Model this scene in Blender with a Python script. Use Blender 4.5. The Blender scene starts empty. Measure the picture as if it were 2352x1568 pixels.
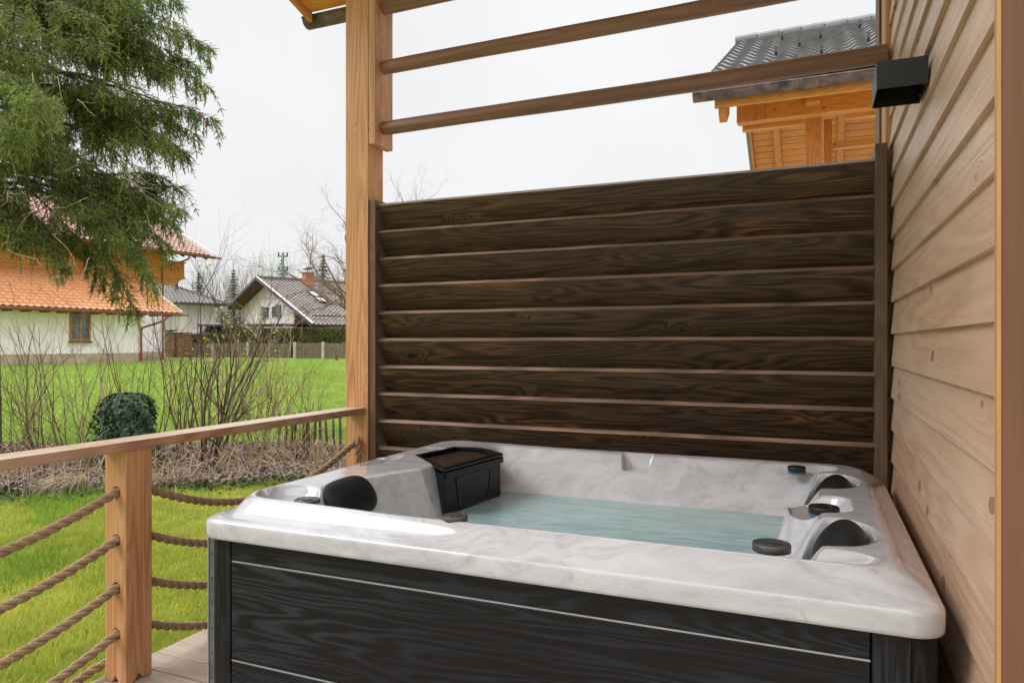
GR = 1.0; SUNROT = -125; SKY_LO = 7.0; SKY_HI = 28.0; EXPO = 0.45; ROOF_BACK = .2
import bpy, bmesh, math, random
import numpy as np
from mathutils import Vector, Matrix
random.seed(7); RNG = np.random.default_rng(7)
D2R = math.pi/180
scene = bpy.context.scene
COL = scene.collection
# ------------------------------------------------------------------ helpers
def lerp(a, b, t): return a+(b-a)*t
def V(*a): return Vector(a)
def sst(a, b, x):
    t = min(1, max(0, (x-a)/(b-a))); return t*t*(3-2*t)
# camera frame: the camera stands at the origin, 1.36 m over the deck; (u, d) = metres right of it and in front of it
CU, SU = 0.92, 0.392
def ud(u, d, z=0.0): return Vector((CU*u-SU*d, SU*u+CU*d, z))
def at(px, py, d): return ud((px-1176)/1637*d, d, (788-py)/1637*d)
def tagd(o, label=None, cat=None, group=None, kind=None):
    if label: o['label'] = label
    if cat: o['category'] = cat
    if group: o['group'] = group
    if kind: o['kind'] = kind
    return o
ORG = {}
def thing(name, loc, label, cat, group=None):
    o = bpy.data.objects.new(name, None); COL.objects.link(o); o.location = loc
    o.empty_display_size = .1
    ORG[o.name] = Vector(loc)
    return tagd(o, label, cat, group)
class MB:
    def __init__(s): s.v = []; s.f = []
    def add(s, vs, fs):
        n = len(s.v); s.v += [tuple(p) for p in vs]; s.f += [tuple(i+n for i in f) for f in fs]; return s
    def box(s, a, b):
        x0, y0, z0 = [min(a[i], b[i]) for i in range(3)]; x1, y1, z1 = [max(a[i], b[i]) for i in range(3)]
        return s.add([(x0,y0,z0),(x1,y0,z0),(x1,y1,z0),(x0,y1,z0),(x0,y0,z1),(x1,y0,z1),(x1,y1,z1),(x0,y1,z1)],
                     [(0,3,2,1),(4,5,6,7),(0,1,5,4),(1,2,6,5),(2,3,7,6),(3,0,4,7)])
    def obox(s, o, ex, ey, ez):
        o, ex, ey, ez = Vector(o), Vector(ex), Vector(ey), Vector(ez)
        vs = [o, o+ex, o+ex+ey, o+ey, o+ez, o+ex+ez, o+ex+ey+ez, o+ey+ez]
        fs = [(0,3,2,1),(4,5,6,7),(0,1,5,4),(1,2,6,5),(2,3,7,6),(3,0,4,7)]
        if ex.cross(ey).dot(ez) < 0: fs = [f[::-1] for f in fs]
        return s.add(vs, fs)
    def bar(s, a, b, w, h, up=(0,0,1)):
        a, b = Vector(a), Vector(b); d = b-a; up = Vector(up)
        sd = d.cross(up).normalized(); u2 = sd.cross(d).normalized()
        return s.obox(a-sd*w/2-u2*h/2, d, sd*w, u2*h)
    def prism(s, poly, vec):
        n = len(poly); vec = Vector(vec); p = [Vector(q) for q in poly]
        nn = Vector((0,0,0))
        for i in range(n): nn += p[i].cross(p[(i+1) % n])
        if nn.dot(vec) > 0: p = p[::-1]
        vs = p+[q+vec for q in p]
        fs = [tuple(range(n)), tuple(range(2*n-1, n-1, -1))]+[(i, i+n, (i+1) % n+n, (i+1) % n) for i in range(n)]
        return s.add(vs, fs)
    def tube(s, pts, r, n=8, cap=True, ph=0):
        pts = [Vector(p) for p in pts]; m = len(pts)
        rs = r if isinstance(r, (list, tuple)) else [r]*m
        base = len(s.v); ref = None
        for i, p in enumerate(pts):
            t = (pts[min(i+1, m-1)]-pts[max(i-1, 0)])
            if t.length < 1e-9: t = Vector((0,0,1))
            t.normalize()
            if ref is None:
                ref = Vector((0,0,1)) if abs(t.z) < .9 else Vector((1,0,0))
            a = (ref-t*ref.dot(t))
            if a.length < 1e-6: a = t.orthogonal()
            a.normalize(); ref = a; b = t.cross(a)
            for k in range(n):
                q = 2*math.pi*k/n+ph
                w = p+(a*math.cos(q)+b*math.sin(q))*rs[i]; s.v.append((w.x, w.y, w.z))
        for i in range(m-1):
            for k in range(n):
                s.f.append((base+i*n+k, base+i*n+(k+1) % n, base+(i+1)*n+(k+1) % n, base+(i+1)*n+k))
        if cap:
            s.f.append(tuple(base+k for k in range(n-1, -1, -1)))
            s.f.append(tuple(base+(m-1)*n+k for k in range(n)))
        return s
    def disc_stack(s, c, prof, n=32, ax=(0,0,1)):
        """lathe: prof = [(radius, height)] round axis ax through c"""
        ax = Vector(ax).normalized(); a = ax.orthogonal().normalized(); b = ax.cross(a); c = Vector(c)
        base = len(s.v)
        for (r, h) in prof:
            for k in range(n):
                q = 2*math.pi*k/n; w = c+ax*h+(a*math.cos(q)+b*math.sin(q))*max(r, 1e-4); s.v.append(tuple(w))
        for i in range(len(prof)-1):
            for k in range(n):
                s.f.append((base+i*n+k, base+i*n+(k+1) % n, base+(i+1)*n+(k+1) % n, base+(i+1)*n+k))
        s.f.append(tuple(base+k for k in range(n-1, -1, -1)))
        s.f.append(tuple(base+(len(prof)-1)*n+k for k in range(n)))
        return s
    def build(s, name, mat, parent=None, origin=None, smooth=False, bevel=0, bseg=2):
        if parent is not None: org = ORG[parent.name]
        else: org = Vector(origin) if origin is not None else Vector((0,0,0))
        me = bpy.data.meshes.new(name)
        a = np.array(s.v, dtype=float)-np.array(org)
        me.from_pydata(a.tolist(), [], s.f); me.update()
        me.materials.append(mat)
        if smooth:
            me.polygons.foreach_set('use_smooth', [True]*len(me.polygons))
        o = bpy.data.objects.new(name, me); COL.objects.link(o)
        if parent is not None: o.parent = parent
        else: o.location = org
        ORG[o.name] = org
        if bevel:
            m = o.modifiers.new('bevel', 'BEVEL'); m.width = bevel; m.segments = bseg; m.limit_method = 'ANGLE'; m.angle_limit = .7
            me.polygons.foreach_set('use_smooth', [True]*len(me.polygons))
            w = o.modifiers.new('wn', 'WEIGHTED_NORMAL'); w.keep_sharp = True
        return o
def np_mesh(name, verts, faces_n, mat, parent=None, origin=None, smooth=False):
    """verts (N,3), every face = consecutive faces_n vertices"""
    org = ORG[parent.name] if parent is not None else Vector(origin or (0,0,0))
    me = bpy.data.meshes.new(name); n = len(verts); m = n//faces_n
    me.vertices.add(n); me.loops.add(n); me.polygons.add(m)
    me.vertices.foreach_set('co', (np.asarray(verts)-np.array(org)).astype(np.float32).ravel())
    me.loops.foreach_set('vertex_index', np.arange(n, dtype=np.int32))
    me.polygons.foreach_set('loop_start', np.arange(0, n, faces_n, dtype=np.int32))
    me.polygons.foreach_set('loop_total', np.full(m, faces_n, dtype=np.int32))
    if smooth: me.polygons.foreach_set('use_smooth', np.ones(m, dtype=bool))
    me.update(calc_edges=True); me.materials.append(mat)
    o = bpy.data.objects.new(name, me); COL.objects.link(o)
    if parent is not None: o.parent = parent
    else: o.location = org
    ORG[o.name] = org
    return o
# ------------------------------------------------------------------ materials
class NT:
    def __init__(s, name):
        s.m = bpy.data.materials.new(name); s.m.use_nodes = True; s.t = s.m.node_tree; s.t.nodes.clear()
        s.out = s.n('ShaderNodeOutputMaterial')
    def n(s, ty, **kw):
        nd = s.t.nodes.new(ty)
        for k, v in kw.items(): setattr(nd, k, v)
        return nd
    def l(s, a, b): s.t.links.new(a, b)
    def put(s, sock, v):
        if hasattr(v, 'links') or isinstance(v, bpy.types.NodeSocket): s.l(v, sock)
        elif isinstance(v, (tuple, list)) and len(v) == 3 and sock.type == 'RGBA': sock.default_value = (*v, 1)
        else: sock.default_value = v
    def math(s, op, a, b=0.0, c=0.0, clamp=False):
        nd = s.n('ShaderNodeMath', operation=op, use_clamp=clamp)
        s.put(nd.inputs[0], a); s.put(nd.inputs[1], b)
        if op in ('MULTIPLY_ADD', 'SMOOTH_MIN'): s.put(nd.inputs[2], c)
        return nd.outputs[0]
    def obj(s, rnd=True, scale=(1,1,1), rot=(0,0,0)):
        tc = s.n('ShaderNodeTexCoord'); mp = s.n('ShaderNodeMapping'); v = tc.outputs['Object']
        if rnd:
            oi = s.n('ShaderNodeObjectInfo'); a = s.n('ShaderNodeVectorMath', operation='ADD')
            m = s.n('ShaderNodeVectorMath', operation='SCALE'); s.l(oi.outputs['Random'], m.inputs['Scale']); m.inputs[0].default_value = (37.0, 53.0, 91.0)
            s.l(v, a.inputs[0]); s.l(m.outputs[0], a.inputs[1]); v = a.outputs[0]
        s.l(v, mp.inputs['Vector']); mp.inputs['Scale'].default_value = scale; mp.inputs['Rotation'].default_value = rot
        return mp.outputs[0]
    def noise(s, vec, scale, detail=3, rough=.55, dist=0.0, out=0):
        nd = s.n('ShaderNodeTexNoise'); s.l(vec, nd.inputs['Vector']); nd.inputs['Scale'].default_value = scale
        nd.inputs['Detail'].default_value = detail; nd.inputs['Roughness'].default_value = rough; nd.inputs['Distortion'].default_value = dist
        return nd.outputs[out]
    def voro(s, vec, scale, feature='F1', rnd=1.0):
        nd = s.n('ShaderNodeTexVoronoi', feature=feature); s.l(vec, nd.inputs['Vector']); nd.inputs['Scale'].default_value = scale
        nd.inputs['Randomness'].default_value = rnd
        return nd
    def ramp(s, fac, stops, interp='LINEAR'):
        nd = s.n('ShaderNodeValToRGB'); s.l(fac, nd.inputs[0]); r = nd.color_ramp; r.interpolation = interp
        while len(r.elements) < len(stops): r.elements.new(.5)
        for e, (p, c) in zip(r.elements, stops):
            e.position = p; e.color = (*c, 1) if len(c) == 3 else c
        return nd.outputs[0]
    def mapr(s, v, a, b, c=0.0, d=1.0):
        nd = s.n('ShaderNodeMapRange'); nd.clamp = True; s.l(v, nd.inputs[0])
        for i, q in zip((1,2,3,4), (a,b,c,d)): nd.inputs[i].default_value = q
        return nd.outputs[0]
    def mix(s, f, a, b, mode='MIX'):
        nd = s.n('ShaderNodeMix', data_type='RGBA', blend_type=mode); nd.clamp_factor = True
        s.put(nd.inputs[0], f); s.put(nd.inputs[6], a); s.put(nd.inputs[7], b); return nd.outputs[2]
    def bump(s, h, strength=.3, dist=.01, normal=None):
        nd = s.n('ShaderNodeBump'); nd.inputs['Strength'].default_value = strength; nd.inputs['Distance'].default_value = dist
        s.l(h, nd.inputs['Height'])
        if normal is not None: s.l(normal, nd.inputs['Normal'])
        return nd.outputs[0]
    def principled(s, color, rough=.6, normal=None, metallic=0.0, spec=.5, **kw):
        p = s.n('ShaderNodeBsdfPrincipled'); s.put(p.inputs['Base Color'], color); s.put(p.inputs['Roughness'], rough)
        s.put(p.inputs['Metallic'], metallic); p.inputs['Specular IOR Level'].default_value = spec
        if normal is not None: s.l(normal, p.inputs['Normal'])
        for k, v in kw.items(): s.put(p.inputs[k.replace('_', ' ')], v)
        s.l(p.outputs[0], s.out.inputs['Surface']); return p
def flat(name, col, rough=.6, noise=.12, nscale=8, bump=.1, spec=.5, metallic=0.0, bscale=60):
    n = NT(name); c = n.obj()
    f = n.noise(c, nscale, 4)
    col2 = tuple(max(0, x*(1-2.2*noise)) for x in col); col1 = tuple(min(1, x*(1+2.2*noise)) for x in col)
    cc = n.mix(n.mapr(f, .3, .7), col2, col1)
    nb = n.bump(n.noise(c, bscale, 3), bump, .004)
    n.principled(cc, rough, nb, metallic, spec); return n.m
RINGK = 2.6
def wood(name, axis, light, dark, rings=7.0, cross=6.0, stretch=9.0, contrast=.6, rough=.6, knots=.5, knotscale=2.2,
         fine=.35, bump=.25, spec=.35, stain=None, lam=0.0, tint2=None, sharp=1.0):
    """axis = grain direction; contour lines of a stretched noise make cathedral grain, knots bend them"""
    n = NT(name)
    sc = [cross]*3; sc[axis] = cross/stretch
    c = n.obj(True, tuple(sc))
    ks = [1.0]*3; ks[axis] = .55
    ck = n.obj(True, tuple(ks))
    vk = n.voro(ck, knotscale*2.2)
    kd = vk.outputs['Distance']
    cellcol = vk.outputs['Color']
    sepc = n.n('ShaderNodeSeparateColor'); n.l(cellcol, sepc.inputs[0])
    has = n.mapr(sepc.outputs[0], 1-knots, 1-knots+.02)         # only some cells hold a knot
    kfall = n.math('MULTIPLY', n.mapr(kd, .02, .34, 1.0, 0.0), has)
    base = n.noise(c, 1.0, 2.2, .45, .25)
    h = n.math('ADD', base, n.math('MULTIPLY', n.math('POWER', kfall, 2.0), .40))
    sn = n.math('SINE', n.math('MULTIPLY', h, rings*RINGK*6.283))
    ring = n.math('POWER', n.mapr(sn, -1, 1), sharp)
    fs = [90.0]*3; fs[axis] = 2.5
    fg = n.noise(n.obj(True, tuple(fs)), 1.0, 3, .6)
    broad = n.noise(n.obj(True, tuple([2.5 if i != axis else .6 for i in range(3)])), 1.0, 3)
    f = n.math('ADD', n.math('MULTIPLY', ring, contrast), n.math('MULTIPLY', n.mapr(fg, .3, .7), fine), clamp=True)
    col = n.mix(f, light, dark)
    if tint2 is not None:
        col = n.mix(n.mapr(broad, .42, .66), col, n.mix(.55, col, tint2))
    oi = n.n('ShaderNodeObjectInfo')
    col = n.mix(1.0, col, n.mix(oi.outputs['Random'], (.90,.90,.90), (1,1,1)), 'MULTIPLY')
    kr_ = n.math('ADD', kd, n.math('MULTIPLY', n.math('SUBTRACT', sepc.outputs[1], .5), .07))
    kn = n.math('MULTIPLY', n.mapr(kr_, .075, .105, 1.0, 0.0), has); kin = n.math('MULTIPLY', n.mapr(kr_, .045, .065, 1.0, 0.0), has)
    kcol = tuple(x*.45 for x in dark)
    col = n.mix(n.math('MULTIPLY', kn, .85), col, kcol)
    col = n.mix(n.math('MULTIPLY', kin, .7), col, (dark[0]*.95, dark[1]*.75, dark[2]*.65))
    if stain is not None:   # (colour, low, high): worn or stained patches with a shape of their own
        sp = n.noise(n.obj(True, tuple([4.0 if i != axis else 1.1 for i in range(3)])), 1.0, 5, .62)
        col = n.mix(n.math('MULTIPLY', n.mapr(sp, stain[1], stain[2]), n.mapr(n.math('ADD', fg, n.math('MULTIPLY', ring, -.18)), .36, .52, 0.0, 1.0)), col, stain[0])
    hh = n.math('ADD', n.math('MULTIPLY', ring, .35), fg)
    n.principled(col, n.mapr(fg, .3, .7, rough-.08, rough+.1), n.bump(hh, bump, .003), 0.0, spec)
    return n.m
M = {}
# fresh larch and spruce timber of the terrace
M['post_z'] = wood('larch_upright', 2, (.66,.345,.160), (.36,.130,.048), rings=6, cross=8, stretch=20, contrast=.55, knots=.42, knotscale=2.8, rough=.45, tint2=(.62,.34,.155), bump=.35)
M['batten_z'] = wood('larch_batten', 2, (.66,.37,.19), (.42,.18,.075), rings=5, cross=8, stretch=20, contrast=.5, knots=.5, knotscale=3.6, rough=.5)
M['rail_y'] = wood('larch_rail', 1, (.58,.31,.170), (.31,.110,.052), rings=6, cross=8, stretch=9, contrast=.6, knots=.2, rough=.30, tint2=(.70,.52,.38), spec=.5)
M['rail_top'] = wood('pale_rail_top', 1, (.76,.60,.46), (.50,.33,.21), rings=5, cross=8, stretch=12, contrast=.5, knots=.15, rough=.30, spec=.55, tint2=(.80,.68,.56))
M['pole_x'] = wood('peeled_pole', 0, (.33,.175,.120), (.17,.080,.052), rings=4, cross=6, stretch=16, contrast=.5, knots=.5, knotscale=3.2, rough=.5, tint2=(.23,.125,.092), bump=.4)
M['slat_x'] = wood('dark_stained_board', 0, (.150,.088,.052), (.027,.015,.010), rings=7, cross=7, stretch=11, contrast=.62, knots=.55, knotscale=2.0, fine=.42, rough=.42, bump=.5, stain=((.33,.155,.060), .55, .74), tint2=(.055,.031,.020), sharp=1.0)
M['stained_z'] = wood('dark_stained_upright', 2, (.17,.11,.070), (.075,.045,.028), rings=5, cross=8, stretch=12, contrast=.4, knots=.2, rough=.55)
M['siding_y'] = wood('pale_larch_cladding', 1, (.68,.465,.320), (.46,.270,.165), rings=5, cross=5, stretch=14, contrast=.42, knots=.40, knotscale=3.0, fine=.5, rough=.40, tint2=(.70,.53,.41), spec=.5, bump=.6)
M['trim_z'] = wood('brown_corner_board', 2, (.205,.098,.052), (.135,.060,.032), rings=3, cross=6, stretch=16, contrast=.25, knots=.05, rough=.6)
M['trimedge_z'] = wood('orange_edge_board', 2, (.62,.33,.14), (.42,.19,.07), rings=4, cross=8, stretch=14, contrast=.3, knots=.05, rough=.6)
M['deck_x'] = wood('weathered_deck', 0, (.52,.41,.32), (.36,.255,.185), rings=4, cross=6, stretch=9, contrast=.4, knots=.15, rough=.45, tint2=(.60,.52,.44))
M['soffit_x'] = wood('orange_soffit_boards', 0, (.80,.34,.085), (.55,.17,.035), rings=5, cross=6, stretch=9, contrast=.4, knots=.55, knotscale=3.4, rough=.55)
M['soffit_y'] = wood('orange_beams', 1, (.74,.29,.085), (.48,.145,.035), rings=5, cross=6, stretch=9, contrast=.4, knots=.35, knotscale=2.2, rough=.55)
M['soffit_z'] = wood('orange_posts', 2, (.72,.27,.085), (.46,.135,.035), rings=5, cross=6, stretch=9, contrast=.4, knots=.25, knotscale=1.5, rough=.55)
M['clad_far'] = wood('honey_log_cladding', 1, (.62,.25,.045), (.40,.13,.020), rings=4, cross=2.5, stretch=6, contrast=.4, knots=.5, knotscale=1.4, rough=.6, bump=.1)
M['brown_wood'] = wood('red_brown_boards', 2, (.16,.060,.035), (.07,.028,.018), rings=4, cross=3, stretch=6, contrast=.5, knots=.1, rough=.7)
M['grey_picket'] = wood('weathered_picket', 2, (.34,.27,.21), (.16,.115,.085), rings=3, cross=6, stretch=10, contrast=.5, knots=.1, rough=.8)
M['dark_picket'] = wood('old_dark_picket', 2, (.17,.115,.075), (.075,.05,.033), rings=3, cross=9, stretch=10, contrast=.5, knots=.1, rough=.85)
M['log'] = wood('split_log', 1, (.46,.27,.15), (.22,.11,.055), rings=3, cross=5, stretch=4, contrast=.5, knots=.1, rough=.8)
def charcoal(name, axis):
    """embossed charcoal composite: broad matt bands between glossy dark cathedral lines"""
    n = NT(name); sc = [7.0]*3; sc[axis] = .62
    c = n.obj(True, tuple(sc)); warp = n.noise(c, .8, 3, .5, .5)
    h = n.math('ADD', warp, n.math('MULTIPLY', n.noise(n.obj(True, tuple([16.0 if i != axis else 2.0 for i in range(3)])), 1.0, 2), .10))
    sn = n.mapr(n.math('SINE', n.math('MULTIPLY', h, 112.0)), -1, 1)
    fs = [150.0]*3; fs[axis] = 3.0
    fg = n.mapr(n.noise(n.obj(True, tuple(fs)), 1.0, 2), .3, .7)
    f = n.math('POWER', n.math('MULTIPLY', sn, 1.0), 1.6)
    zone = n.mapr(n.noise(n.obj(True, tuple([3.0 if i != axis else .8 for i in range(3)])), 1.0, 2), .40, .58, .35, 1.0)
    col = n.mix(n.math('MULTIPLY', f, zone), (.0026,.0026,.0034), (.023,.0255,.032))
    col = n.mix(n.math('MULTIPLY', fg, .35), col, (.010,.010,.012))
    n.principled(col, n.mapr(f, 0, 1, .42, .62), n.bump(n.math('ADD', f, n.math('MULTIPLY', fg, .4)), .3, .0015), 0, .28)
    return n.m
M['charcoal_x'] = charcoal('charcoal_panel', 0)
M['charcoal_z'] = charcoal('charcoal_corner', 2)
def marble():
    n = NT('grey_marbled_acrylic'); c = n.obj(False)
    w = n.noise(c, 1.3, 3, .5, .4, out=1)
    vm = n.n('ShaderNodeVectorMath', operation='MULTIPLY_ADD'); n.l(w, vm.inputs[0]); vm.inputs[1].default_value = (.7,.7,.7); n.l(c, vm.inputs[2])
    mp = n.n('ShaderNodeMapping'); n.l(vm.outputs[0], mp.inputs[0]); mp.inputs['Scale'].default_value = (1.2, 4.2, 3.2); mp.inputs['Rotation'].default_value = (.2,.1,.55)
    a = n.noise(mp.outputs[0], 2.2, 6, .62, .8)
    v1 = n.math('ABSOLUTE', n.math('SUBTRACT', n.noise(mp.outputs[0], 1.5, 8, .62, .5), .5))
    vein = n.mapr(v1, 0.0, .035, 1.0, 0.0)
    b = n.noise(mp.outputs[0], 9, 5, .6, .5)
    col = n.ramp(a, [(.25, (.33,.33,.345)), (.45, (.465,.465,.482)), (.62, (.53,.53,.548)), (.8, (.575,.575,.592))])
    col = n.mix(n.math('MULTIPLY', vein, n.mapr(b, .35, .65, .02, .55)), col, (.30,.295,.305))
    p = n.principled(col, .11, n.bump(n.noise(c, 30, 2), .012, .002), 0, .5)
    p.inputs['Coat Weight'].default_value = .5; p.inputs['Coat Roughness'].default_value = .03
    return n.m
M['marble'] = marble()
M['black_gloss'] = flat('black_glossy_plastic', (.004,.004,.004), .14, .05, 6, .02, spec=.22)
M['black_matt'] = flat('black_satin_plastic', (.009,.009,.010), .34, .1, 20, .08)
M['black_foam'] = flat('black_foam_pillow', (.007,.007,.008), .5, .1, 30, .3, spec=.25, bscale=500)
M['smoke_lid'] = flat('smoked_brown_lid', (.040,.026,.020), .22, .2, 9, .02, spec=.2)
M['blue_ring'] = flat('teal_blue_ring', (.03,.13,.19), .3, .05)
M['lamp_black'] = flat('black_powder_coat', (.008,.008,.0095), .42, .1, 30, .15, bscale=800)
M['steel'] = flat('brushed_steel', (.55,.54,.52), .35, .1, 30, .1, metallic=1.0)
M['alu'] = flat('pale_metal_strip', (.36,.37,.39), .4, .05, 30, .02, metallic=.3)
M['grey_strip'] = flat('grey_perforated_strip', (.11,.11,.112), .5, .15, 20, .1)
M['rubber'] = flat('dark_groove', (.004,.004,.004), .7)
M['rope'] = None
def rope_mat():
    n = NT('tan_manila_rope'); c = n.obj(False)
    f = n.noise(c, 220, 3, .6); b = n.noise(c, 9, 3)
    col = n.mix(n.mapr(f, .3, .7), (.22,.135,.072), (.52,.365,.225))
    col = n.mix(n.mapr(b, .4, .65), col, n.mix(.5, col, (.27,.185,.11)))
    n.principled(col, .8, n.bump(f, .5, .003), 0, .2); return n.m
M['rope'] = rope_mat()
def water_mat():
    n = NT('tub_water'); c = n.obj(False)
    h = n.math('ADD', n.noise(c, 9, 3, .5, .6), n.math('MULTIPLY', n.noise(n.obj(False, (1, 3.2, 1)), 4, 3, .55, .8), 1.0))
    nb = n.bump(h, .22, .02)
    tr = n.n('ShaderNodeBsdfTransparent'); tr.inputs[0].default_value = (.74,.92,.93,1)
    df = n.n('ShaderNodeBsdfDiffuse')
    n.l(n.mix(n.mapr(n.noise(n.obj(False, (1,3,1)), 3.0, 4, .55, .7), .35, .68), (.42,.70,.73), (.70,.94,.96)), df.inputs[0])
    gl = n.n('ShaderNodeBsdfGlossy'); gl.inputs['Roughness'].default_value = .05; gl.inputs[0].default_value = (1,1,1,1); n.l(nb, gl.inputs['Normal'])
    m1 = n.n('ShaderNodeMixShader'); m1.inputs[0].default_value = .52; n.l(tr.outputs[0], m1.inputs[1]); n.l(df.outputs[0], m1.inputs[2])
    fr = n.n('ShaderNodeFresnel'); fr.inputs[0].default_value = 1.33; n.l(nb, fr.inputs['Normal'])
    m2 = n.n('ShaderNodeMixShader'); n.l(fr.outputs[0], m2.inputs[0]); n.l(m1.outputs[0], m2.inputs[1]); n.l(gl.outputs[0], m2.inputs[2])
    n.l(m2.outputs[0], n.out.inputs['Surface']); return n.m
M['water'] = water_mat()
M['plaster'] = flat('white_render', (.94,.87,.87), .85, .04, 2, .2, bscale=40)
M['plaster_grey'] = flat('off_white_render', (.78,.73,.75), .85, .05, 1.5, .2)
M['plinth'] = flat('sand_plinth', (.46,.37,.26), .9, .12, 2, .2)
M['copper'] = flat('copper_brown_pipe', (.27,.105,.070), .42, .15, 5, .05, metallic=.35)
M['red_pipe'] = flat('red_oxide_foot', (.32,.03,.018), .5, .1)
M['gutter'] = flat('brown_patina_gutter', (.135,.082,.085), .5, .35, 7, .1)
M['gutter_dark'] = flat('dark_grey_gutter', (.07,.062,.066), .5, .15, 7, .1)
M['glass'] = flat('window_glass', (.09,.11,.14), .07, .3, 1.5, .02)
M['frame_orange'] = flat('varnished_frame', (.42,.16,.03), .4, .1)
M['concrete'] = flat('pale_concrete', (.50,.49,.46), .85, .1, 2, .2)
M['brick'] = flat('chimney_brick', (.42,.17,.09), .85, .25, 14, .3)
M['dark_metal'] = flat('dark_sheet_metal', (.05,.05,.052), .5, .1)
M['pole_green'] = flat('green_grey_pole', (.10,.16,.11), .7, .2)
M['wire'] = flat('power_wire', (.35,.35,.36), .6)
M['skylight'] = flat('skylight_glass', (.65,.68,.72), .15, .05)
def tile_mat(name, c1, c2, rough, pscale=1.7, mottle=.45):
    n = NT(name); c = n.obj(False); v = n.voro(c, pscale*1.7)
    s = n.n('ShaderNodeSeparateColor'); n.l(v.outputs['Color'], s.inputs[0])
    col = n.mix(n.math('MULTIPLY', s.outputs[1], mottle), c1, c2)
    b = n.noise(c, 1.1, 4, .6); col = n.mix(n.mapr(b, .4, .7, 0, .5), col, c2)
    n.principled(col, n.mapr(n.noise(c, 3, 3), .35, .65, rough-.08, rough+.12), n.bump(n.noise(c, 25, 3), .15, .01), 0, .6)
    return n.m
M['tile_orange'] = tile_mat('wet_orange_tiles', (.66,.32,.155), (.50,.225,.105), .19)
M['tile_red'] = tile_mat('wet_red_tiles', (.40,.20,.155), (.28,.13,.10), .20)
M['tile_dark'] = tile_mat('dark_grey_tiles', (.22,.218,.225), (.15,.148,.155), .25)
M['tile_brown'] = tile_mat('mossy_brown_tiles', (.23,.185,.170), (.13,.10,.092), .33, 1.7, .8)
M['tile_brown2'] = tile_mat('plain_brown_tiles', (.17,.14,.135), (.12,.095,.092), .36)
def leafmat(name, dark, light, trans=.25, scale=3.0, fine=30, rough=.6, trcol=None, spec=.3):
    n = NT(name); c = n.obj(False)
    a = n.noise(c, scale, 3); b = n.noise(c, fine, 2)
    f = n.math('ADD', n.math('MULTIPLY', n.mapr(a, .32, .68), .6), n.math('MULTIPLY', n.mapr(b, .3, .7), .4))
    col = n.mix(f, dark, light)
    p = n.n('ShaderNodeBsdfPrincipled'); n.l(col, p.inputs['Base Color']); p.inputs['Roughness'].default_value = rough; p.inputs['Specular IOR Level'].default_value = spec
    t = n.n('ShaderNodeBsdfTranslucent'); n.l(col if trcol is None else n.mix(.5, col, trcol), t.inputs[0])
    m = n.n('ShaderNodeMixShader'); m.inputs[0].default_value = trans; n.l(p.outputs[0], m.inputs[1]); n.l(t.outputs[0], m.inputs[2])
    n.l(m.outputs[0], n.out.inputs['Surface']); return n.m
M['needle'] = leafmat('spruce_needles', (.026,.062,.013), (.37,.43,.10), .30, 2.6, 10, .45)
M['needle_far'] = leafmat('far_conifer_needles', (.055,.085,.060), (.11,.15,.10), .2, 1.0, 4, .7)
M['hedge'] = leafmat('hedge_leaves', (.045,.050,.016), (.155,.150,.050), .2, 1.3, 8)
M['hedge_green'] = leafmat('hedge_low_leaves', (.02,.045,.010), (.08,.13,.03), .2, 1.3, 8)
M['ivy'] = leafmat('ivy_leaves', (.010,.030,.014), (.065,.125,.055), .1, 9, 60, .42, spec=.35)
M['grass'] = leafmat('grass_blades', (.24,.32,.035), (.66,.66,.13), .38, 1.1, 6, .55)
M['grass_far'] = leafmat('far_grass_blades', (.22,.36,.055), (.42,.55,.13), .35, .8, 5, .6)
M['straw'] = leafmat('straw_grass', (.32,.22,.12), (.66,.52,.33), .3, 6, 30)
M['litter_leaf'] = leafmat('dead_leaves', (.065,.042,.036), (.40,.31,.27), .1, 14, 70, .5)
M['bud'] = leafmat('yellow_green_leaves', (.42,.45,.03), (.65,.66,.06), .4, 5, 30)
M['twig'] = flat('reddish_twig', (.155,.082,.055), .7, .35, 12, .2)
M['twig_pale'] = flat('pale_tan_twig', (.40,.28,.17), .7, .25, 12, .2)
M['bark'] = flat('dark_bark', (.070,.050,.038), .9, .35, 10, .5)
M['bark_light'] = flat('lichen_twig', (.30,.235,.175), .85, .3, 10, .4)
M['bare_far'] = flat('far_bare_twigs', (.25,.205,.19), .9, .2, 2, .1)
M['cone'] = flat('spruce_cone_scales', (.20,.075,.045), .7, .3, 40, .5)
def ground_mats():
    n = NT('lawn_turf'); c = n.obj(False)
    a = n.noise(c, .9, 5, .6); b = n.noise(c, 14, 4, .65); e = n.noise(c, 70, 3, .7)
    col = n.ramp(a, [(.3, (.19,.29,.038)), (.5, (.27,.35,.045)), (.68, (.38,.42,.065))])
    col = n.mix(n.mapr(b, .42, .68), col, (.16,.27,.035)); col = n.mix(n.mapr(e, .45, .7, 0, .6), col, (.40,.47,.07))
    n.principled(col, .8, n.bump(n.math('ADD', b, e), .8, .05), 0, .2); M['lawn'] = n.m
    n = NT('leaf_litter_soil'); c = n.obj(False)
    v = n.voro(c, 26); s = n.n('ShaderNodeSeparateColor'); n.l(v.outputs['Color'], s.inputs[0])
    col = n.ramp(s.outputs[0], [(0, (.07,.048,.036)), (.45, (.15,.10,.075)), (.8, (.30,.22,.17)), (1, (.48,.40,.34))])
    n.principled(n.mix(n.mapr(v.outputs['Distance'], .0, .06), (.03,.02,.015), col), .7, n.bump(v.outputs['Distance'], .8, .02), 0, .3); M['litter'] = n.m
ground_mats()
# ================================================================== TERRACE
DECK = -1.36
XW = .314                                   # plane of the cabin wall
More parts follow.
